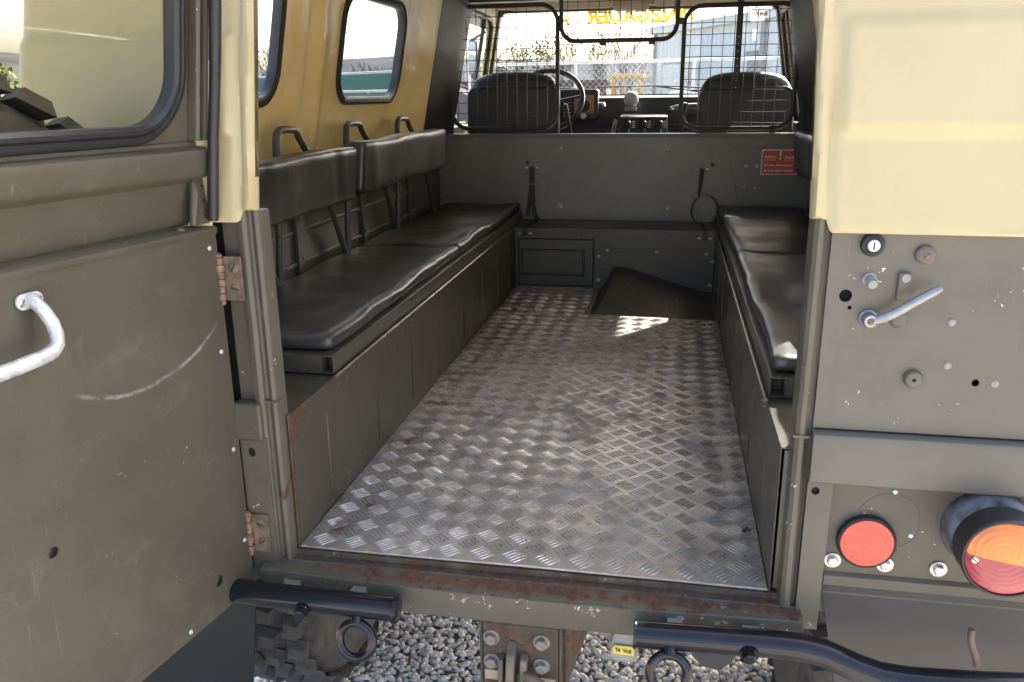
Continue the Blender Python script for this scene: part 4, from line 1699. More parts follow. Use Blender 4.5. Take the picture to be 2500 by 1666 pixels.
bl1 = belt([(-.742, 2.345, 1.115, .008), (-.748, 2.343, 1.04, .008), (-.750, 2.34, 1.03, .02), (-.755, 2.335, .97, .032), (-.765, 2.33, .85, .046), (-.768, 2.33, .72, .05), (-.762, 2.33, .66, .042)], 0)
b = rounded_block(-.790, -.738, 2.33, 2.36, .605, .672, .012, .012)
b.build('belt_reel', DASH, T, smooth=60)
b = B()
b.tube([(-.748, 2.338, 1.045 + .012 * math.sin(R(a)), )[:2] + (1.045 + .012 * math.sin(R(a)),) for a in range(0, 360, 30)], .0015, 6, True)
b.lathe([(.007, 0), (.007, .006), (0, .006)], (-.749, 2.335, 1.032), (0, -1, 0), 10)
b.build('belt_ring', ZINC, T)
bl2 = belt([(.752, 2.335, 1.115, .008), (.765, 2.333, .99, .010), (.766, 2.33, .975, .016), (.762, 2.325, .93, .03), (.752, 2.32, .82, .07), (.745, 2.32, .70, .085), (.742, 2.32, .60, .08)], 0)
b = B()
b.lathe([(.008, 0), (.008, .007), (0, .007)], (.765, 2.327, .985), (0, -1, 0), 10)
b.lathe([(.009, 0), (.009, .007), (0, .007)], (.762, 2.325, .968), (0, -1, 0), 10)
b.build('belt_ring', ZINC, T)
b = B()
b.tube([(.712 + .045 * math.sin(R(a)), 2.335, .680 - .05 * math.cos(R(a))) for a in range(-20, 200, 20)], [.012] * 11, 8, flat=.6)
b.build('hose_loop', RUBBER, T, smooth=60)

# ------------------------------------------------------------------ the open rear door
DA = R(9.654)
DH = Vector((-.478, -.045, 0))
DD = Vector((-math.sin(DA), -math.cos(DA), 0))
DN = Vector((math.cos(DA), -math.sin(DA), 0))
MD = Matrix(((DD.x, DN.x, 0, DH.x), (DD.y, DN.y, 0, DH.y), (0, 0, 1, 0), (0, 0, 0, 1)))   # local (u, w, z)
DW = .84


def sh(u, z):
    return u


def wz(z):          # the upper half of the door leans towards the load bay
    return .15 * max(0, z - .575)


lo = B()
ho = [[(.0725 + .0095 * math.cos(a * .5236), -.0095 + .010 * math.sin(a * .5236)) for a in range(12)],
      [(.358 + .008 * math.cos(a * .5236), .205 + .008 * math.sin(a * .5236)) for a in range(12)]]


def dn(u, z):
    return .0016 * noise.noise(Vector((u * 5, z * 5, 4))) + .0007 * noise.noise(Vector((u * 17, z * 17, 2)))


lo.sheet([(-.012, -.068), (DW, -.068), (DW, .560), (-.012, .560)], ho, lambda u, z: (u, dn(u, z), z), .035, lambda u, z: (u, dn(u, z) - .003, z))
door = lo.build('rear_door', OLIVE_DOOR, T, smooth=60, M=MD, label='open rear door with scratched olive inner panel and window')


def dpart(b, name, m, **kw):
    return b.build(name, m, door, M=MD, **kw)


b = B()
b.prism([(-.003, .5585), (.0012, .5585), (.0035, .563), (.0030, .5685), (-.001, .5715), (-.022, .5745), (-.022, .571), (-.004, .568)], lambda a, z, d: (d, a, z), -.013, DW)
dpart(b, 'panel_lip', OLIVE_DOOR, smooth=35)
b = B()
b.box(-.011, DW, -.046, -.012, -.066, .5565)
dpart(b, 'door_core', OLIVE_DARK)
b = B()
b.prism([(-.040, .5755), (-.0235, .5755), (-.0215, .580), (-.0205, .628), (-.0205, .640), (-.0075, .6475), (-.004, .6515), (-.003, .658), (-.003, .682), (-.0045, .6875), (-.010, .691),
         (-.0195, .6935), (-.0205, .699), (-.0225, .7002), (-.04, .7002)], lambda a, z, d: (sh(d, z), a + wz(z), z), -.004, DW)
dpart(b, 'door_rail', OLIVE_DOOR, smooth=30, bevel=.001)
# window frame plate and vertical channel
wo = [(-.002, .7005), (DW, .7005), (DW, ROOF - .02), (-.002, ROOF - .02)]
wi = rrect(.0485, DW - .05, .714, 1.13, .085, 9)
b = B()
b.sheet(wo, [wi], lambda u, z: (sh(u, z), -.0225 + wz(z), z), 0, lambda u, z: (sh(u, z), -.038 + wz(z), z))
dpart(b, 'window_frame', OLIVE_DOOR)
b = B()
b.prism([(-.003, -.020), (-.003, -.006), (.002, -.004), (.004, -.004), (.006, -.010), (.006, -.0165), (.0135, -.0165), (.0135, -.006), (.0165, -.0045), (.020, -.0085), (.0215, -.0222), (-.003, -.0222)],
        lambda a, c, d: (sh(a, d), c + wz(d), d), .7008, ROOF - .02)
dpart(b, 'frame_channel', OLIVE_DOOR, smooth=30, bevel=.0008)


def dw(k):
    return [(sh(u, z), z) for u, z in rrect(.0485 - k, DW - .05 + k, .714 - k, 1.13 + k, .085 + k, 9)]


pr = [(.014, -.0222), (.014, -.014), (.010, -.0095), (.004, -.0085), (.0015, -.0115), (-.0005, -.008), (-.006, -.0075), (-.011, -.012), (-.012, -.020), (-.012, -.030), (.010, -.030)]
b = B()
vv_, ff_ = [], []
for k, h in pr:
    for u, z in dw(k):
        vv_.append((u, h + wz(z), z))
n = len(dw(0))
for i in range(len(pr)):
    for j in range(n):
        ff_.append((i * n + j, i * n + (j + 1) % n, ((i + 1) % len(pr)) * n + (j + 1) % n, ((i + 1) % len(pr)) * n + j))
b.add(vv_, ff_)
dpart(b, 'window_seal', RUBBER, smooth=40)
b = B()
b.prism(dw(-.006), lambda a, c, d: (a, d + wz(c), c), -.028, -.024)
dpart(b, 'window_pane', GLASS_DOOR)
b = B()
b.tube([(sh(-.0015, z) + .0015 * math.sin(z * 21), .0065 + wz(z), z) for z in (.581, .60, .63, .70, .78, .815)], [.0075, .0085, .0085, .0082, .008, .0082], 10)
b.tube([(sh(-.0015, z) + .0010 * math.sin(z * 21) + .0015, .0075 + wz(z), z) for z in (.8125, .83, .90, 1.0, 1.16)], .0088, 10)
dpart(b, 'door_seal', RUBBER, smooth=60)
# corner bracket at the hinge end of the rail
b = B()
b.hexa([(-.0065, -.0075, .5765), (.030, -.0075, .5765), (.024, -.0075, .646), (-.0065, -.0075, .646)], [(-.0065, -.0015, .5765), (.030, -.0015, .5765), (.024, -.0015, .646), (-.0065, -.0015, .646)])
b.tube([(.031, -.002, .578), (.0305, .001, .60), (.026, .002, .625), (.0225, -.002, .640)], [.0055, .0065, .0065, .004], 10)
dpart(b, 'corner_bracket', OLIVE_DOOR, smooth=40)
b = B()
for z in (.588, .612, .634):
    b.lathe([(.0022, 0), (.0022, .0006), (0, .0006)], (.005, -.0014, z), (0, 1, 0), 8)
dpart(b, 'bracket_holes', BLACKINK)
b = B()
b.lathe([(.0075, 0), (.007, .004), (.004, .0058), (0, .006)], (.052, -.010, .572), (0, .2, 1), 14)
dpart(b, 'latch_nub', STEEL_WORN, smooth=50)
for u, z in ((.0055, .5385), (.006, .371), (.004, .2), (.002, .0295), (.012, -.048), (.15, -.055), (.30, -.055)):
    link('rivet', RIVET, door, MD @ face_to((u, .0005 + dn(u, z), z), (0, 1, 0)))
# grab handle
b = B()
b.prism(rrect(.312, .349, .521, .5405, .0093, 6), lambda a, c, d: (a, d, c), .0008, .0055)
dpart(b, 'handle_base', WHITEMETAL, bevel=.0015)
for u in (.3195, .3425):
    link('screw', screw_mesh('screw', .0052, .002, ZINC), door, MD @ face_to((u, .0052, .5305), (0, 1, 0), .8))
b = B()
b.tube([(.331, .004, .531), (.330, .013, .529), (.3280, .021, .519), (.3255, .028, .505), (.3250, .032, .491), (.3285, .034, .4785), (.338, .035, .4715), (.352, .035, .4690), (.39, .035, .4670), (.46, .035, .465), (.51, .032, .468), (.53, .018, .49), (.535, .003, .51)],
       [.0095, .0085, .0082, .0083, .0085, .0088, .009, .009, .009, .009, .009, .009, .009], 14)
dpart(b, 'grab_handle', WHITEMETAL, smooth=60, label='scuffed white metal grab handle')
# outer skin of the door
b = B()
b.sheet([(-.008, -.066), (DW, -.066), (DW, ROOF - .02), (-.008, ROOF - .02)], [rrect(.03, DW - .03, .70, 1.15, .09, 9)], lambda u, z: (sh(u, z), -.0475 + wz(z), z), 0, lambda u, z: (sh(u, z), -.0465 + wz(z), z))
dpart(b, 'door_skin', CREAM)


# spare wheel on the outside of the door
def lug_mesh():
    b = B()
    b.hexa([(-.019, -.017, 0), (.019, -.017, 0), (.019, .017, 0), (-.019, .017, 0)], [(-.0125, -.0110, .0195), (.0130, -.0115, .021), (.0120, .0110, .0205), (-.0130, .0115, .0195)])
    return b.mesh('tread_lug', RUBBER_TYRE)


LUG = lug_mesh()


def wheel(c, ax, r, wd, objects, parent=T):
    """c centre, ax axle direction"""
    ax = Vector(ax).normalized()
    c = Vector(c)
    b = B()
    h = wd / 2
    b.lathe([(r * .56, -h * .72), (r * .60, -h * .90), (r * .74, -h * 1.02), (r * .88, -h * .98), (r * .925, -h * .84), (r * .945, -h * .5), (r * .947, 0), (r * .945, h * .5), (r * .925, h * .84),
             (r * .88, h * .98), (r * .74, h * 1.02), (r * .60, h * .90), (r * .56, h * .72)], c, ax, 56)
    ty = b.build('wheel', RUBBER_TYRE, parent, smooth=50)
    b = B()
    b.lathe([(0, -h * .2), (r * .18, -h * .2), (r * .30, -h * .35), (r * .48, -h * .25), (r * .565, -h * .70), (r * .58, -h * .74)], c, ax, 36)
    b.lathe([(0, h * .2), (r * .18, h * .2), (r * .30, h * .35), (r * .48, h * .25), (r * .565, h * .70), (r * .58, h * .74)], c, ax, 36)
    b.build('rim', OLIVE, ty, smooth=40)
    u = ax.orthogonal().normalized()
    s = ax.cross(u)
    n = 34
    joined = B()
    src = [tuple(v.co) for v in LUG.vertices]
    fsrc = [tuple(p.vertices) for p in LUG.polygons]
    for row, off in enumerate((-.80, -.27, .27, .80)):
        for i in range(n):
            a = 2 * math.pi * (i + .5 * (row % 2)) / n
            rad = math.cos(a) * u + math.sin(a) * s
            tan = -math.sin(a) * u + math.cos(a) * s
            rr = r * (.948 if abs(off) > .5 else .955)
            sk = .22 * (1 if row < 2 else -1)
            e1 = (tan * math.cos(sk) + ax * math.sin(sk))
            e2 = rad.cross(e1)
            sc = 1.45 if abs(off) > .5 else 1.3
            jit = random.uniform(1.25, 1.5)
            Mx = Matrix(((e1.x * sc, e2.x * jit, rad.x, 0), (e1.y * sc, e2.y * jit, rad.y, 0), (e1.z * sc, e2.z * jit, rad.z, 0), (0, 0, 0, 1)))
            Mx.translation = c + ax * off * h + rad * rr
            if objects:
                # only the part of the tread that faces backwards or down
                if rad.y < .45 and Mx.translation.z < -.02:
                    link('tread_lug', LUG, ty, Mx)
                    continue
            joined.add([Mx @ Vector(p) for p in src], fsrc)
    if joined.v:
        joined.build('tread_block_ring', RUBBER_TYRE, ty, kind='stuff')
    return ty


WR_ = .375
wheel((-.630, .56, GZ + WR_ - .006), (1, 0, 0), WR_, .225, True)
wheel((.630, .56, GZ + WR_ - .006), (1, 0, 0), WR_, .225, False)
wheel((-.695, 2.9, GZ + WR_ - .006), (1, 0, 0), WR_, .215, False)
wheel((.695, 2.9, GZ + WR_ - .006), (1, 0, 0), WR_, .215, False)
sp = MD @ Vector((.385, -.175, .432))
wheel(sp, tuple(DN), .385, .20, False)

# door hinges on the left post
for z0 in (.451, .0):
    b = B()
    b.prism(rrect(-.4695, -.4395, z0, z0 + .0715, .0015, 2), lambda a, c, d: (a, d, c), -.0315, -.0262)
    hg = b.build('hinge', STEEL_WORN, T, bevel=.0008, segs=1)
    b = B()
    nk = 6
    for i in range(nk):
        q0 = z0 + .002 + i * .0115
        r_ = .0072 if i % 2 == 0 else .0062
        b.cyl((-.4745, -.0345, q0), (-.4745, -.0345, q0 + .0105), r_, None, 14)
        if i % 2 == 0:
            b.box(-.4745, -.468, -.0345, -.029, q0, q0 + .0105)
    b.lathe([(.0062, 0), (.0058, .004), (.003, .006), (0, .0065)], (-.4745, -.0345, z0 + .071), (0, 0, 1), 14)
    b.cyl((-.4745, -.0345, z0 - .006), (-.4745, -.0345, z0 + .002), .0045, None, 10)
    b.build('knuckle', plain('brown_knuckle_steel', (.20, .13, .09), .5, .25, var=.6, vs=70), hg, smooth=40)
    for zz in (.0195, .0530):
        hw('screw', screw_mesh('screw', .0083, .0016, STEEL_WORN, True), hg, (-.4530, -.0315, z0 + zz), (0, -1, 0))

# ------------------------------------------------------------------ bumpers, rings, hitch
RB = .0208


def tow_ring(c, tilt=0.0):
    b = B()
    c = Vector(c)
    b.tube([c + .0285 * Vector((math.cos(R(a)), .25 * math.sin(R(a)), math.sin(R(a)))) for a in range(0, 360, 12)], .0078, 12, True)
    b.tube([c + Vector((0, .004, .030)), c + Vector((0, .014, .043)), c + Vector((.001, .03, .055))], [.0095, .0085, .0095], 12)
    b.lathe([(.013, 0), (.012, .006), (.009, .009), (0, .009)], c + Vector((0, .020, .046)), (0, -1, -.55), 16)
    return b.build('tow_ring', BUMPER, T, smooth=60)


b = B()
b.tube([(-.1985, -.088, -.0485), (-.30, -.088, -.0475), (-.42, -.088, -.0465), (-.455, -.085, -.0480), (-.52, -.070, -.056), (-.60, -.03, -.062), (-.80, .0, -.062)], RB, 20)
bl = b.build('bumper_tube', BUMPER, T, smooth=40)
b = B()
b.lathe([(.0238, 0), (.0243, .003), (.0238, .0055), (.0205, .0055), (.0200, .0075), (0, .0080)], (-.1990, -.088, -.0485), (1, 0, 0), 24)
b.build('end_cap', BUMPER, bl, smooth=40)
hw('bolt', BOLT_B, bl, (-.352, -.1085, -.054), (0, -1, -.3))
tow_ring((-.2590, -.112, -.0985))
b = B()
b.tube([(.1955, -.088, -.0475), (.30, -.088, -.0435), (.40, -.088, -.0400), (.44, -.0885, -.0400), (.475, -.090, -.0455), (.52, -.092, -.0625), (.555, -.093, -.0725), (.60, -.093, -.0755), (.70, -.092, -.0710), (.82, -.088, -.0640)], RB, 20)
br = b.build('bumper_tube', BUMPER, T, smooth=40)
b = B()
b.lathe([(.0220, 0), (.0228, .002), (.0225, .004), (0, .0045)], (.1960, -.088, -.0475), (-1, 0, 0), 24)
b.build('end_cap', BUMPER, br, smooth=40)
hw('bolt', BOLT_B, br, (.365, -.108, -.0465), (0, -1, -.3))
tow_ring((.2480, -.112, -.0945))
for s, xs_ in ((-1, (.27, .39)), (1, (.255, .37))):
    for q in xs_:
        b = B()
        b.box(s * q - .012, s * q + .012, -.075, -.0525, -.062, -.036)
        b.build('bumper_bracket', OLIVE_DARK, T)
b = B()
b.tube([(.6745, -.078, .0125), (.6755, -.078, -.004), (.6795, -.078, -.018), (.6845, -.080, -.030), (.688, -.082, -.045)], .0046, 10)
b.build('hook_rod', STEEL_RUSTY, T, smooth=60)

# hitch
OLH = olive('olive_hitch_dirty', base=(.066, .054, .040), chips=.3, rust=.95, grime=.8)
b = B()
b.box(-.0630, .0665, -.034, -.022, -.30, -.094)
b.prism([(-.034, -.0945), (-.030, -.0825), (.06, -.0825), (.06, -.0945)], lambda a, c, d: (d, a, c), -.0635, .0670)
b.box(.0670, .0715, -.032, .20, -.29, -.085)
b.box(-.0690, -.0640, -.032, .20, -.29, -.085)
hitch = b.build('tow_hitch', OLH, T, bevel=.002)
for x, z in ((-.0475, -.121), (.0385, -.121), (-.0475, -.168), (.0385, -.168)):
    hw('bolt', BOLT_H, hitch, (x, -.034, z), (0, -1, 0))
b = B()
b.hexa([(-.0195, -.034, -.122), (-.0035, -.034, -.122), (-.0035, -.034, -.30), (-.0195, -.034, -.30)], [(-.0185, -.058, -.138), (-.0045, -.058, -.138), (-.0045, -.098, -.30), (-.0185, -.098, -.30)])
b.hexa([(.003, -.034, -.145), (.016, -.034, -.145), (.016, -.034, -.30), (.003, -.034, -.30)], [(.0035, -.052, -.150), (.0155, -.052, -.150), (.0155, -.085, -.30), (.0035, -.085, -.30)])
b.hexa([(-.034, -.034, -.150), (-.0235, -.034, -.150), (-.0235, -.034, -.30), (-.034, -.034, -.30)], [(-.033, -.050, -.155), (-.0245, -.050, -.155), (-.0245, -.080, -.30), (-.033, -.080, -.30)])
b.build('hitch_jaw', plain('worn_hitch_jaw', (.16, .135, .105), .5, .3, var=.5, vs=28, bump=.4, bs=80, bd=.001), hitch, bevel=.003)
b = B()
b.tube([(.010, -.056, -.175), (.028, -.058, -.178), (.046, -.060, -.190), (.058, -.062, -.208), (.064, -.064, -.235)], .0085, 12)
b.build('hitch_pin', STEEL_RUSTY, hitch, smooth=60)
b = B()
b.lathe([(.034, -.002), (.036, .002), (.032, .004), (.030, .001)], (.0, -.034, -.225), (0, -1, 0), 30)
b.box(-.060, -.036, -.0362, -.0342, -.205, -.186)
b.box(.030, .062, -.0362, -.0342, -.212, -.192)
b.build('hitch_plate', CREAMLID, hitch)
b = B()
b.hexa([(.0725, .0, -.09), (.0765, .0, -.09), (.0765, .0, -.25), (.0725, .0, -.25)], [(.15, .20, -.075), (.155, .20, -.075), (.0765, .20, -.25), (.0725, .20, -.25)])
b.tube([(.10, .05, -.085), (.13, .10, -.082), (.15, .15, -.08)], .012, 10)
b.build('hitch_gusset', OLH, hitch)
# 24 volt socket
b = B()
b.prism([(.128, -.080), (.205, -.080), (.205, -.115), (.188, -.135), (.160, -.140), (.142, -.128), (.128, -.112)], lambda a, c, d: (a, d, c), .005, .012)
sock = b.build('trailer_socket', GREYCAST, T, bevel=.002)
b = B()
cap = [(.163, -.085), (.186, -.085), (.187, -.100), (.196, -.110), (.198, -.128), (.200, -.146), (.192, -.154), (.160, -.155), (.151, -.147), (.153, -.128), (.155, -.110), (.162, -.100)]
b.prism(cap, lambda a, c, d: (a, d - .012 * sst(-.10, -.14, c), c), -.008, .003)
b.build('socket_lid', GREYCAST, sock, bevel=.004, segs=3)
b = B()
b.prism([(.1565, -.1285), (.160, -.124), (.1925, -.1245), (.1925, -.1385), (.1565, -.1375)], lambda a, c, d: (a, d - .012 * sst(-.10, -.14, c), c), -.0095, -.0085)
b.build('voltage_label', YELLOWLABEL, sock)
link('lettering', text_mesh('24  Volt', .0122, BLACKINK, 0, .0001, xs=.68, bold=.0002), sock, Matrix.Translation((.1610, -.0205, -.1355)) @ RX)
hw('screw', screw_mesh('screw', .0055, .002, GREYCAST), sock, (.146, .0048, -.098), (0, -1, 0))
# round rubber flap hanging behind the bumper
b = B()
b.prism([(.29, -.12)] + [(.33 + .042 * math.cos(R(a)), -.19 + .048 * math.sin(R(a))) for a in range(180, 361, 15)] + [(.372, -.12)], lambda a, c, d: (a, d, c), .10, .106)
b.build('rubber_flap', RUBBER_FLAP, T)
# exhaust and axle under the body, mostly in shade
b = B()
b.cyl((-.52, .56, GZ + WR_), (.52, .56, GZ + WR_), .05, None, 14)
b.build('rear_axle', DARKMETAL, T, smooth=40)

# dry leaf and crumbs on the plate
b = B()
lv = [(-.010, -.004, .004), (-.004, -.006, .003), (.002, -.0045, .005), (.008, -.007, .006), (.006, -.001, .004), (.012, .003, .008), (.004, .004, .005), (.002, .010, .007), (-.003, .005, .004), (-.009, .007, .006), (-.006, .001, .003)]
b.add([(.3795 + x, .174 + y, .0005 + z) for x, y, z in lv] + [(.3795, .174, .0035)], [(i, (i + 1) % 11, 11) for i in range(11)])
lf = b.build('dry_leaf', LEAFBROWN)
md = lf.modifiers.new('thickness', 'SOLIDIFY')
md.thickness = .0006
tag(lf, 'small curled dark brown leaf on the tread plate', 'leaf')

# ------------------------------------------------------------------ surroundings
HILL = plain('wooded_hillside', (.060, .064, .072), .95, spec=0, var=.3, vs=.012)
BARK = plain('grey_bark', (.060, .054, .047), .9, spec=0, var=.25, vs=6)
TWIG = plain('spring_twigs', (.085, .074, .062), .9, spec=0, var=.25, vs=3)
LEAFG = plain('spring_leaf', (.11, .14, .045), .8, spec=.1, var=.35, vs=2)
GALV = plain('galvanised_wire', (.45, .46, .46), .4, .5, var=.1)
SCREEN = plain('green_fence_fabric', (.025, .095, .085), .8, var=.15, vs=3)
METALWALL = plain('pale_ribbed_cladding', (.78, .78, .79), .5, var=.04, vs=.6)
WHITETRIM = plain('white_trim', (.74, .74, .74), .5, var=.04)
MACHINE_Y = plain('machine_yellow', (.42, .24, .03), .5, var=.1)
MACHINE_B = plain('machine_blue', (.03, .12, .30), .5, var=.1)
GRASS = plain('spring_grass_bank', (.075, .090, .045), .95, spec=0, var=.35, vs=.8)
SHED = plain('weathered_brown_boards', (.10, .08, .068), .85, var=.25, vs=2)
CAMX, CAMY, EYE = .2206, -1.2152, .7607


def polar(az, d):
    return CAMX + d * math.sin(R(az)), CAMY + d * math.cos(R(az))


# hills
b = B()
na, nd = 110, 7
vv_ = []
for j in range(nd):
    d = 420 + 150 * j
    for i in range(na):
        az = -75 + 150 * i / (na - 1)
        x, y = polar(az, d)
        hgt = (24 + 9 * noise.noise(Vector((az * .09, 3, 0))) + 4 * noise.noise(Vector((az * .35, 9, 0)))) * sst(0, .72, j / (nd - 1)) * (d / 1000)
        hgt *= 1.62
        vv_.append((x, y, GZ - .3 + hgt + .8 * noise.noise(Vector((az * 2, j * 3, 1)))))
b.add(vv_, [(j * na + i, j * na + i + 1, (j + 1) * na + i + 1, (j + 1) * na + i) for j in range(nd - 1) for i in range(na - 1)])
ho_ = b.build('hills', HILL, None, smooth=80)
ho_['kind'] = 'structure'
b = B()
b.add([(-60, 16, GZ - .01), (60, 19, GZ - .01), (60, 260, GZ + 1.4), (-60, 260, GZ + 1.4)], [(0, 1, 2, 3)])
gb_ = b.build('grass_bank', GRASS)
gb_['kind'] = 'structure'


def tree(az, d, hgt, seed, label, leafy=0.0, lean=0.0):
    rng = random.Random(seed)
    x, y = polar(az, d)
    base = Vector((x, y, GZ + (0 if d < 20 else .002 * d)))
    t = empty('bare_tree' if not leafy else 'budding_tree', tuple(base), label, 'tree', 'trees beyond the fences')
    tr, cr, lf_ = B(), B(), B()

    def grow(p, dr, ln, r, lvl):
        q = p
        pts, rs = [p], [r]
        for i in range(3):
            dr = (dr + Vector((rng.uniform(-.16, .16), rng.uniform(-.16, .16), rng.uniform(-.03, .12)))).normalized()
            q = q + dr * ln / 3
            pts.append(q)
            rs.append(r * (1 - .22 * (i + 1)))
        (tr if lvl == 0 else cr).tube(pts, rs, 6 if lvl < 2 else 3)
        if lvl == 4 or r < .004:
            if leafy and rng.random() < leafy:
                for _ in range(3):
                    c = q + Vector((rng.uniform(-.2, .2), rng.uniform(-.2, .2), rng.uniform(-.15, .2)))
                    a, e = Vector((rng.uniform(-1, 1), rng.uniform(-1, 1), rng.uniform(-1, 1))).normalized() * .06, Vector((rng.uniform(-1, 1), rng.uniform(-1, 1), rng.uniform(-1, 1))).normalized() * .06
                    lf_.add([c - a, c + e, c + a, c - e], [(0, 1, 2, 3)])
            return
        nb = 3 if lvl else 4
        for k in range(nb):
            s = pts[3] if k == 0 else pts[1 + k % 3]
            sp_ = .28 if k == 0 else .75
            nd_ = (dr + Vector((rng.uniform(-1, 1), rng.uniform(-1, 1), rng.uniform(-.1, .6))) * sp_).normalized()
            grow(s, nd_, ln * rng.uniform(.58, .80), max(rs[3] * rng.uniform(.55, .8), .011), lvl + 1)
    grow(base, Vector((lean, 0, 1)).normalized(), hgt * .36, hgt * .018, 0)
    tr.build('trunk', BARK, t, smooth=70)
    cr.build('crown', TWIG, t)
    if lf_.v:
        lf_.build('foliage', LEAFG, t, kind='stuff')


tree(-19.5, 26, 2.6, 1, 'thin bare tree forking low behind the green-topped fence')
tree(-24.6, 27, 2.5, 2, 'slender bare sapling behind the green-topped fence, beyond the rear side window', .15)
tree(-17.2, 30, 2.6, 3, 'bare leaning tree behind the green-topped fence, by the window edge', 0, .3)
tree(-6.3, 30, 3.9, 4, 'tall bare tree beyond the steering wheel', .1)
tree(-4.3, 34, 4.6, 5, 'tall bare tree standing just behind the yellow machine', .1)
tree(-3.0, 32, 3.6, 6, 'bushy bare tree between the yellow machine and the pale building')
tree(-9.0, 32, 3.4, 7, 'bare tree with first green leaves beyond the driver seat', .8)
tree(-11.6, 36, 3.2, 8, 'small budding tree beyond the driver side mirrors', .8)
tree(4.2, 48, 7.2, 9, 'large budding tree rising behind the pale building roof', .9)
tree(7.2, 52, 7.0, 10, 'broad leafy tree behind the far end of the pale building', 1.0)
tree(1.6, 50, 5.6, 11, 'budding tree behind the roof corner of the pale building', .8)
for i_, (a_, d_, h_) in enumerate(((-5.2, 44, 4.6), (-7.6, 46, 4.4), (-2.2, 45, 4.6), (-10.4, 48, 4.2), (-8.2, 40, 3.6), (-3.7, 41, 4.0), (-13.2, 50, 4.0), (-18.4, 40, 3.4), (-22.6, 42, 3.4), (-26.0, 41, 3.3))):
    tree(a_, d_, h_, 30 + i_, 'small bare tree in the far thin belt of trees behind the fences' if i_ % 3 else 'small tree with first leaves in the far thin belt behind the fences', 0 if i_ % 3 else .5)
tree(-40.4, 24, 2.2, 12, 'budding hedge tree seen through the open door window', 1.0)
tree(-42.5, 25, 2.3, 13, 'budding hedge tree beyond the picket fence', 1.0)


# fences
def fence(p0, p1, h, name, label, screen=0.0, spacing=2.4, mesh=.09):
    t = empty(name, (p0[0], p0[1], GZ), label, 'fence')
    P0, P1 = Vector((*p0, 0)), Vector((*p1, 0))
    L = (P1 - P0).length
    d = (P1 - P0) / L
    n = int(L / spacing) + 1
    pm = B().cyl((0, 0, 0), (0, 0, h + .03), .024, None, 8).mesh('post', GALV, 50)
    for i in range(n + 1):
        q = P0 + d * min(L, i * L / n)
        link('post', pm, t, Matrix.Translation((q.x, q.y, GZ)))
    for z in ((h,) if not screen else (h, h - .32)):
        B().cyl((P0.x, P0.y, GZ + z), (P1.x, P1.y, GZ + z), .02, None, 8).build('rail', GALV, t, smooth=50)
    wm = B()
    rr = .0022
    k = 0
    s = 0.0
    V, F = [], []
    nn = d.cross(Vector((0, 0, 1)))
    m_ = int(h / mesh)
    while s < L:
        for sg_ in (1, -1):
            # straight diagonals crossing each other
            a = P0 + d * s
            e = min(max(s + sg_ * h, 0), L)
            hh2 = abs(e - s)
            bq = P0 + d * e
            p, q = Vector((a.x, a.y, GZ + .02)), Vector((bq.x, bq.y, GZ + .02 + hh2))
            o = len(V)
            sd = (q - p).normalized().cross(nn) * rr
            of = nn * (rr * sg_)
            V += [p - sd + of, p + of * 1.6, p + sd + of, q - sd + of, q + of * 1.6, q + sd + of]
            F += [(o, o + 1, o + 4, o + 3), (o + 1, o + 2, o + 5, o + 4), (o + 2, o, o + 3, o + 5)]
        s += mesh
    wm.add(V, F)
    wm.build('chain_link', GALV, t)
    if screen:
        sb = B()
        a, c = P0 + nn * .05, P1 + nn * .05
        for z0, z1 in ((h - .30, h - .03), (h - .56, h - .36)):
            sb.hexa([(a.x, a.y, GZ + z0), (c.x, c.y, GZ + z0), (c.x, c.y, GZ + z1), (a.x, a.y, GZ + z1)],
                    [(a.x + nn.x * .01, a.y + nn.y * .01, GZ + z0), (c.x + nn.x * .01, c.y + nn.y * .01, GZ + z0), (c.x + nn.x * .01, c.y + nn.y * .01, GZ + z1), (a.x + nn.x * .01, a.y + nn.y * .01, GZ + z1)])
        sb.build('privacy_screen', SCREEN, t)
    return t


fence(polar(-31, 22), polar(-14.5, 14.2), 1.83, 'screened_fence', 'chain-link fence with green privacy fabric along its top', screen=1)
fence(polar(-13.5, 13.4), polar(9, 12.2), 1.85, 'chain_link_fence', 'plain chain-link fence with pale top rail ahead of the windscreen')
t = empty('picket_fence', (*polar(-40, 20), GZ), 'white picket fence seen through the open door window', 'fence')
pk = B().prism([(-.035, 0), (.035, 0), (.035, 1.55), (0, 1.62), (-.035, 1.55)], lambda a, c, d: (a, d, c), -.01, .01).mesh('picket', WHITETRIM)
for i in range(60):
    x, y = polar(-45.5 + i * .2, 20)
    link('picket', pk, t, Matrix.Translation((x, y, GZ)) @ Matrix.Rotation(R(40), 4, 'Z'))
# low dark shed behind the front fence
x, y = polar(-9.0, 24)
t = empty('board_shed', (x, y, GZ), 'low brown boarded shed behind the chain-link fence', 'shed')
b = B().box(x - 2.4, x + 1.9, y, y + 2, GZ, GZ + 1.72)
b.build('wall', SHED, t)
B().box(x - 2.5, x + 2.0, y - .1, y + 2.1, GZ + 1.72, GZ + 1.78).build('roof', SHED, t)
x, y = polar(-21, 21)
t = empty('low_block_wall', (x, y, GZ), 'long low grey-brown wall behind the green-topped fence', 'wall')
B().box(x - 6, x + 4.5, y + 1, y + 1.3, GZ, GZ + 1.55).build('wall_body', plain('grey_brown_block', (.13, .115, .115), .9, var=.2, vs=1.5), t)

# pale metal building
cA = Vector((*polar(-1.38, 35), 0))
cB = Vector((*polar(11.5, 25.5), 0))
dv = (cB - cA).normalized()
nv = Vector((dv.y, -dv.x, 0))
if nv.y > 0:
    nv = -nv
LB = (cB - cA).length
HB = 3.62
t = empty('metal_building', (cA.x, cA.y, GZ), 'pale ribbed metal building with roller doors beyond the windscreen', 'building')


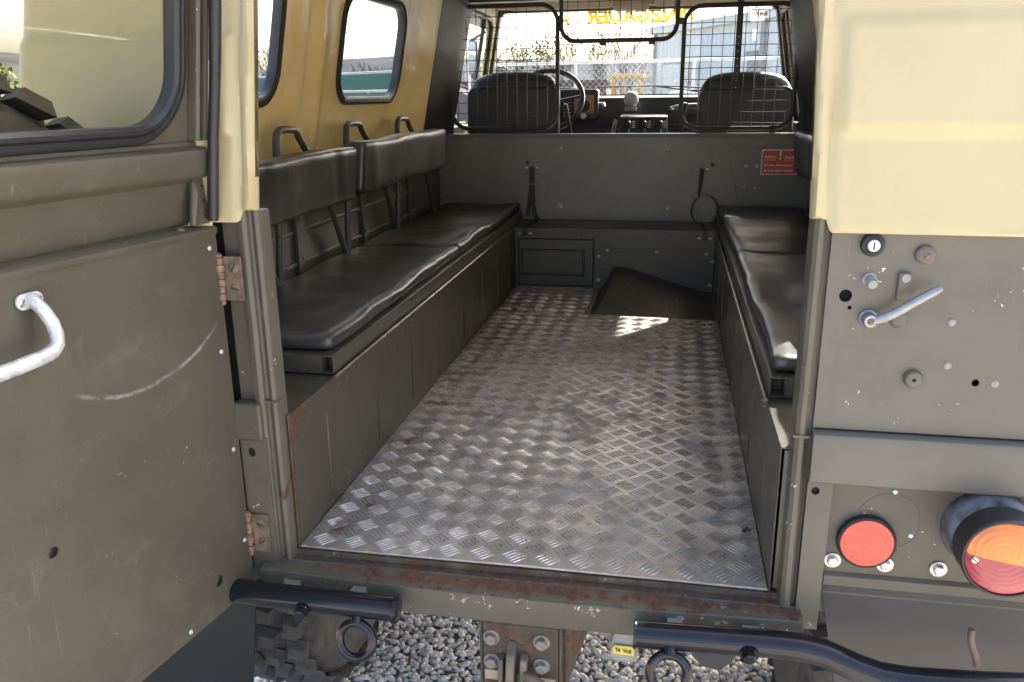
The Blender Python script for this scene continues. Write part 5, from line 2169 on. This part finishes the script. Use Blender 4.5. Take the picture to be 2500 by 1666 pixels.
def bp_(s, o, z):
    p = cA + dv * s + nv * o
    return (p.x, p.y, GZ + z)


def bbox(s0, s1, o0, o1, z0, z1):
    return B().hexa([bp_(s0, o0, z0), bp_(s1, o0, z0), bp_(s1, o1, z0), bp_(s0, o1, z0)], [bp_(s0, o0, z1), bp_(s1, o0, z1), bp_(s1, o1, z1), bp_(s0, o1, z1)])


bbox(0, LB, -8, 0, 0, HB).build('wall', METALWALL, t)
rm_ = bbox(0, .06, 0, .03, 0, HB).mesh('wall_rib', METALWALL)
s_ = .28
while s_ < LB:
    link('wall_rib', rm_, t, Matrix.Translation(dv * s_))
    s_ += .28
bbox(-.15, LB, .0, .22, HB, HB + .20).build('gutter', WHITETRIM, t)
B().hexa([bp_(-.2, .25, HB + .2), bp_(LB, .25, HB + .2), bp_(LB, -8, HB + 1.2), bp_(-.2, -8, HB + 1.2)], [bp_(-.2, .25, HB + .26), bp_(LB, .25, HB + .26), bp_(LB, -8, HB + 1.26), bp_(-.2, -8, HB + 1.26)]).build('roof', WHITETRIM, t)
for a, c in ((.75, 2.6), (3.4, 6.2)):
    bbox(a - .12, c + .12, .03, .06, 0, 2.55).build('door_trim', GREYPLASTIC, t)
    bbox(a, c, .061, .08, 1.25 if a < 1 else 0, 2.45).build('roller_door', WHITETRIM, t)
    if a < 1:
        bbox(a, c, .061, .07, 0, 1.25).build('dark_opening', plain('shaded_doorway', (.10, .11, .12), .8), t)
bbox(.02, .12, .03, .12, 0, HB).build('downpipe', GREYPLASTIC, t)
bbox(6.9, 7.1, .03, .12, 0, HB).build('downpipe', GREYPLASTIC, t)
bbox(6.1, 6.75, .031, .07, 2.0, 2.7).build('vent', GREYPLASTIC, t)

# yellow machine
mx, my = polar(-3.2, 22)
t = empty('yellow_loader', (mx, my, GZ), 'yellow framed loader with blue hood parked behind the fence', 'machine')


def mb(nm, m, *q):
    return B().box(mx + q[0], mx + q[1], my + q[2], my + q[3], GZ + q[4], GZ + q[5]).build(nm, m, t, bevel=.01)


mb('chassis', MACHINE_Y, -.45, .5, -.1, 1.3, .35, .75)
mb('hood', MACHINE_B, -.30, .05, -.25, .3, .75, 1.28)
for x0, y0 in ((-.36, -.05), (-.10, -.05), (.30, -.05), (-.36, .9), (.30, .9)):
    mb('post', MACHINE_Y, x0, x0 + .07, y0, y0 + .07, .75, 1.80)
mb('canopy', MACHINE_Y, -.42, .44, -.12, 1.05, 1.80, 1.88)
mb('seat', DARKMETAL, -.05, .25, .3, .7, .75, 1.3)
for sx in (-.5, .42):
    for sy in (.0, 1.1):
        b = B()
        b.lathe([(0, 0), (.2, 0), (.33, .0), (.36, .03), (.36, .17), (.33, .2), (.2, .2), (0, .2)], (mx + sx - .06, my + sy, GZ + .36), (1, 0, 0), 20)
        b.build('wheel', RUBBER_TYRE, t, smooth=40)

# parked car
kx, ky = polar(1.6, 17.5)
t = empty('parked_car', (kx, ky, GZ), 'pale parked car whose roof shows above the dashboard', 'car')
CARP = plain('silver_white_car_paint', (.62, .64, .64), .25, var=.03)
prof = [(-2.1, .35), (-2.15, .75), (-1.9, .95), (-1.15, 1.02), (-.55, 1.46), (.75, 1.47), (1.45, 1.0), (2.1, .95), (2.15, .35)]
b = B()
b.prism(prof, lambda a, c, d: (kx + a, ky + d, GZ + c), -.0, 1.65)
b.build('body', CARP, t, bevel=.08, segs=3)
b = B()
b.prism([(-.95, 1.03), (-.48, 1.39), (.70, 1.40), (1.22, 1.03)], lambda a, c, d: (kx + a, ky + d, GZ + c), -.01, 1.66)
b.build('side_window', plain('tinted_car_glass', (.10, .14, .13), .08, var=.05), t)
for a in (-1.3, 1.35):
    for y0 in (-.02, 1.47):
        b = B()
        b.lathe([(0, 0), (.22, 0), (.32, .01), (.33, .05), (.33, .16), (.32, .2), (0, .2)], (kx + a, ky + y0, GZ + .33), (0, 1, 0), 22)
        b.build('wheel', RUBBER_TYRE, t, smooth=40)
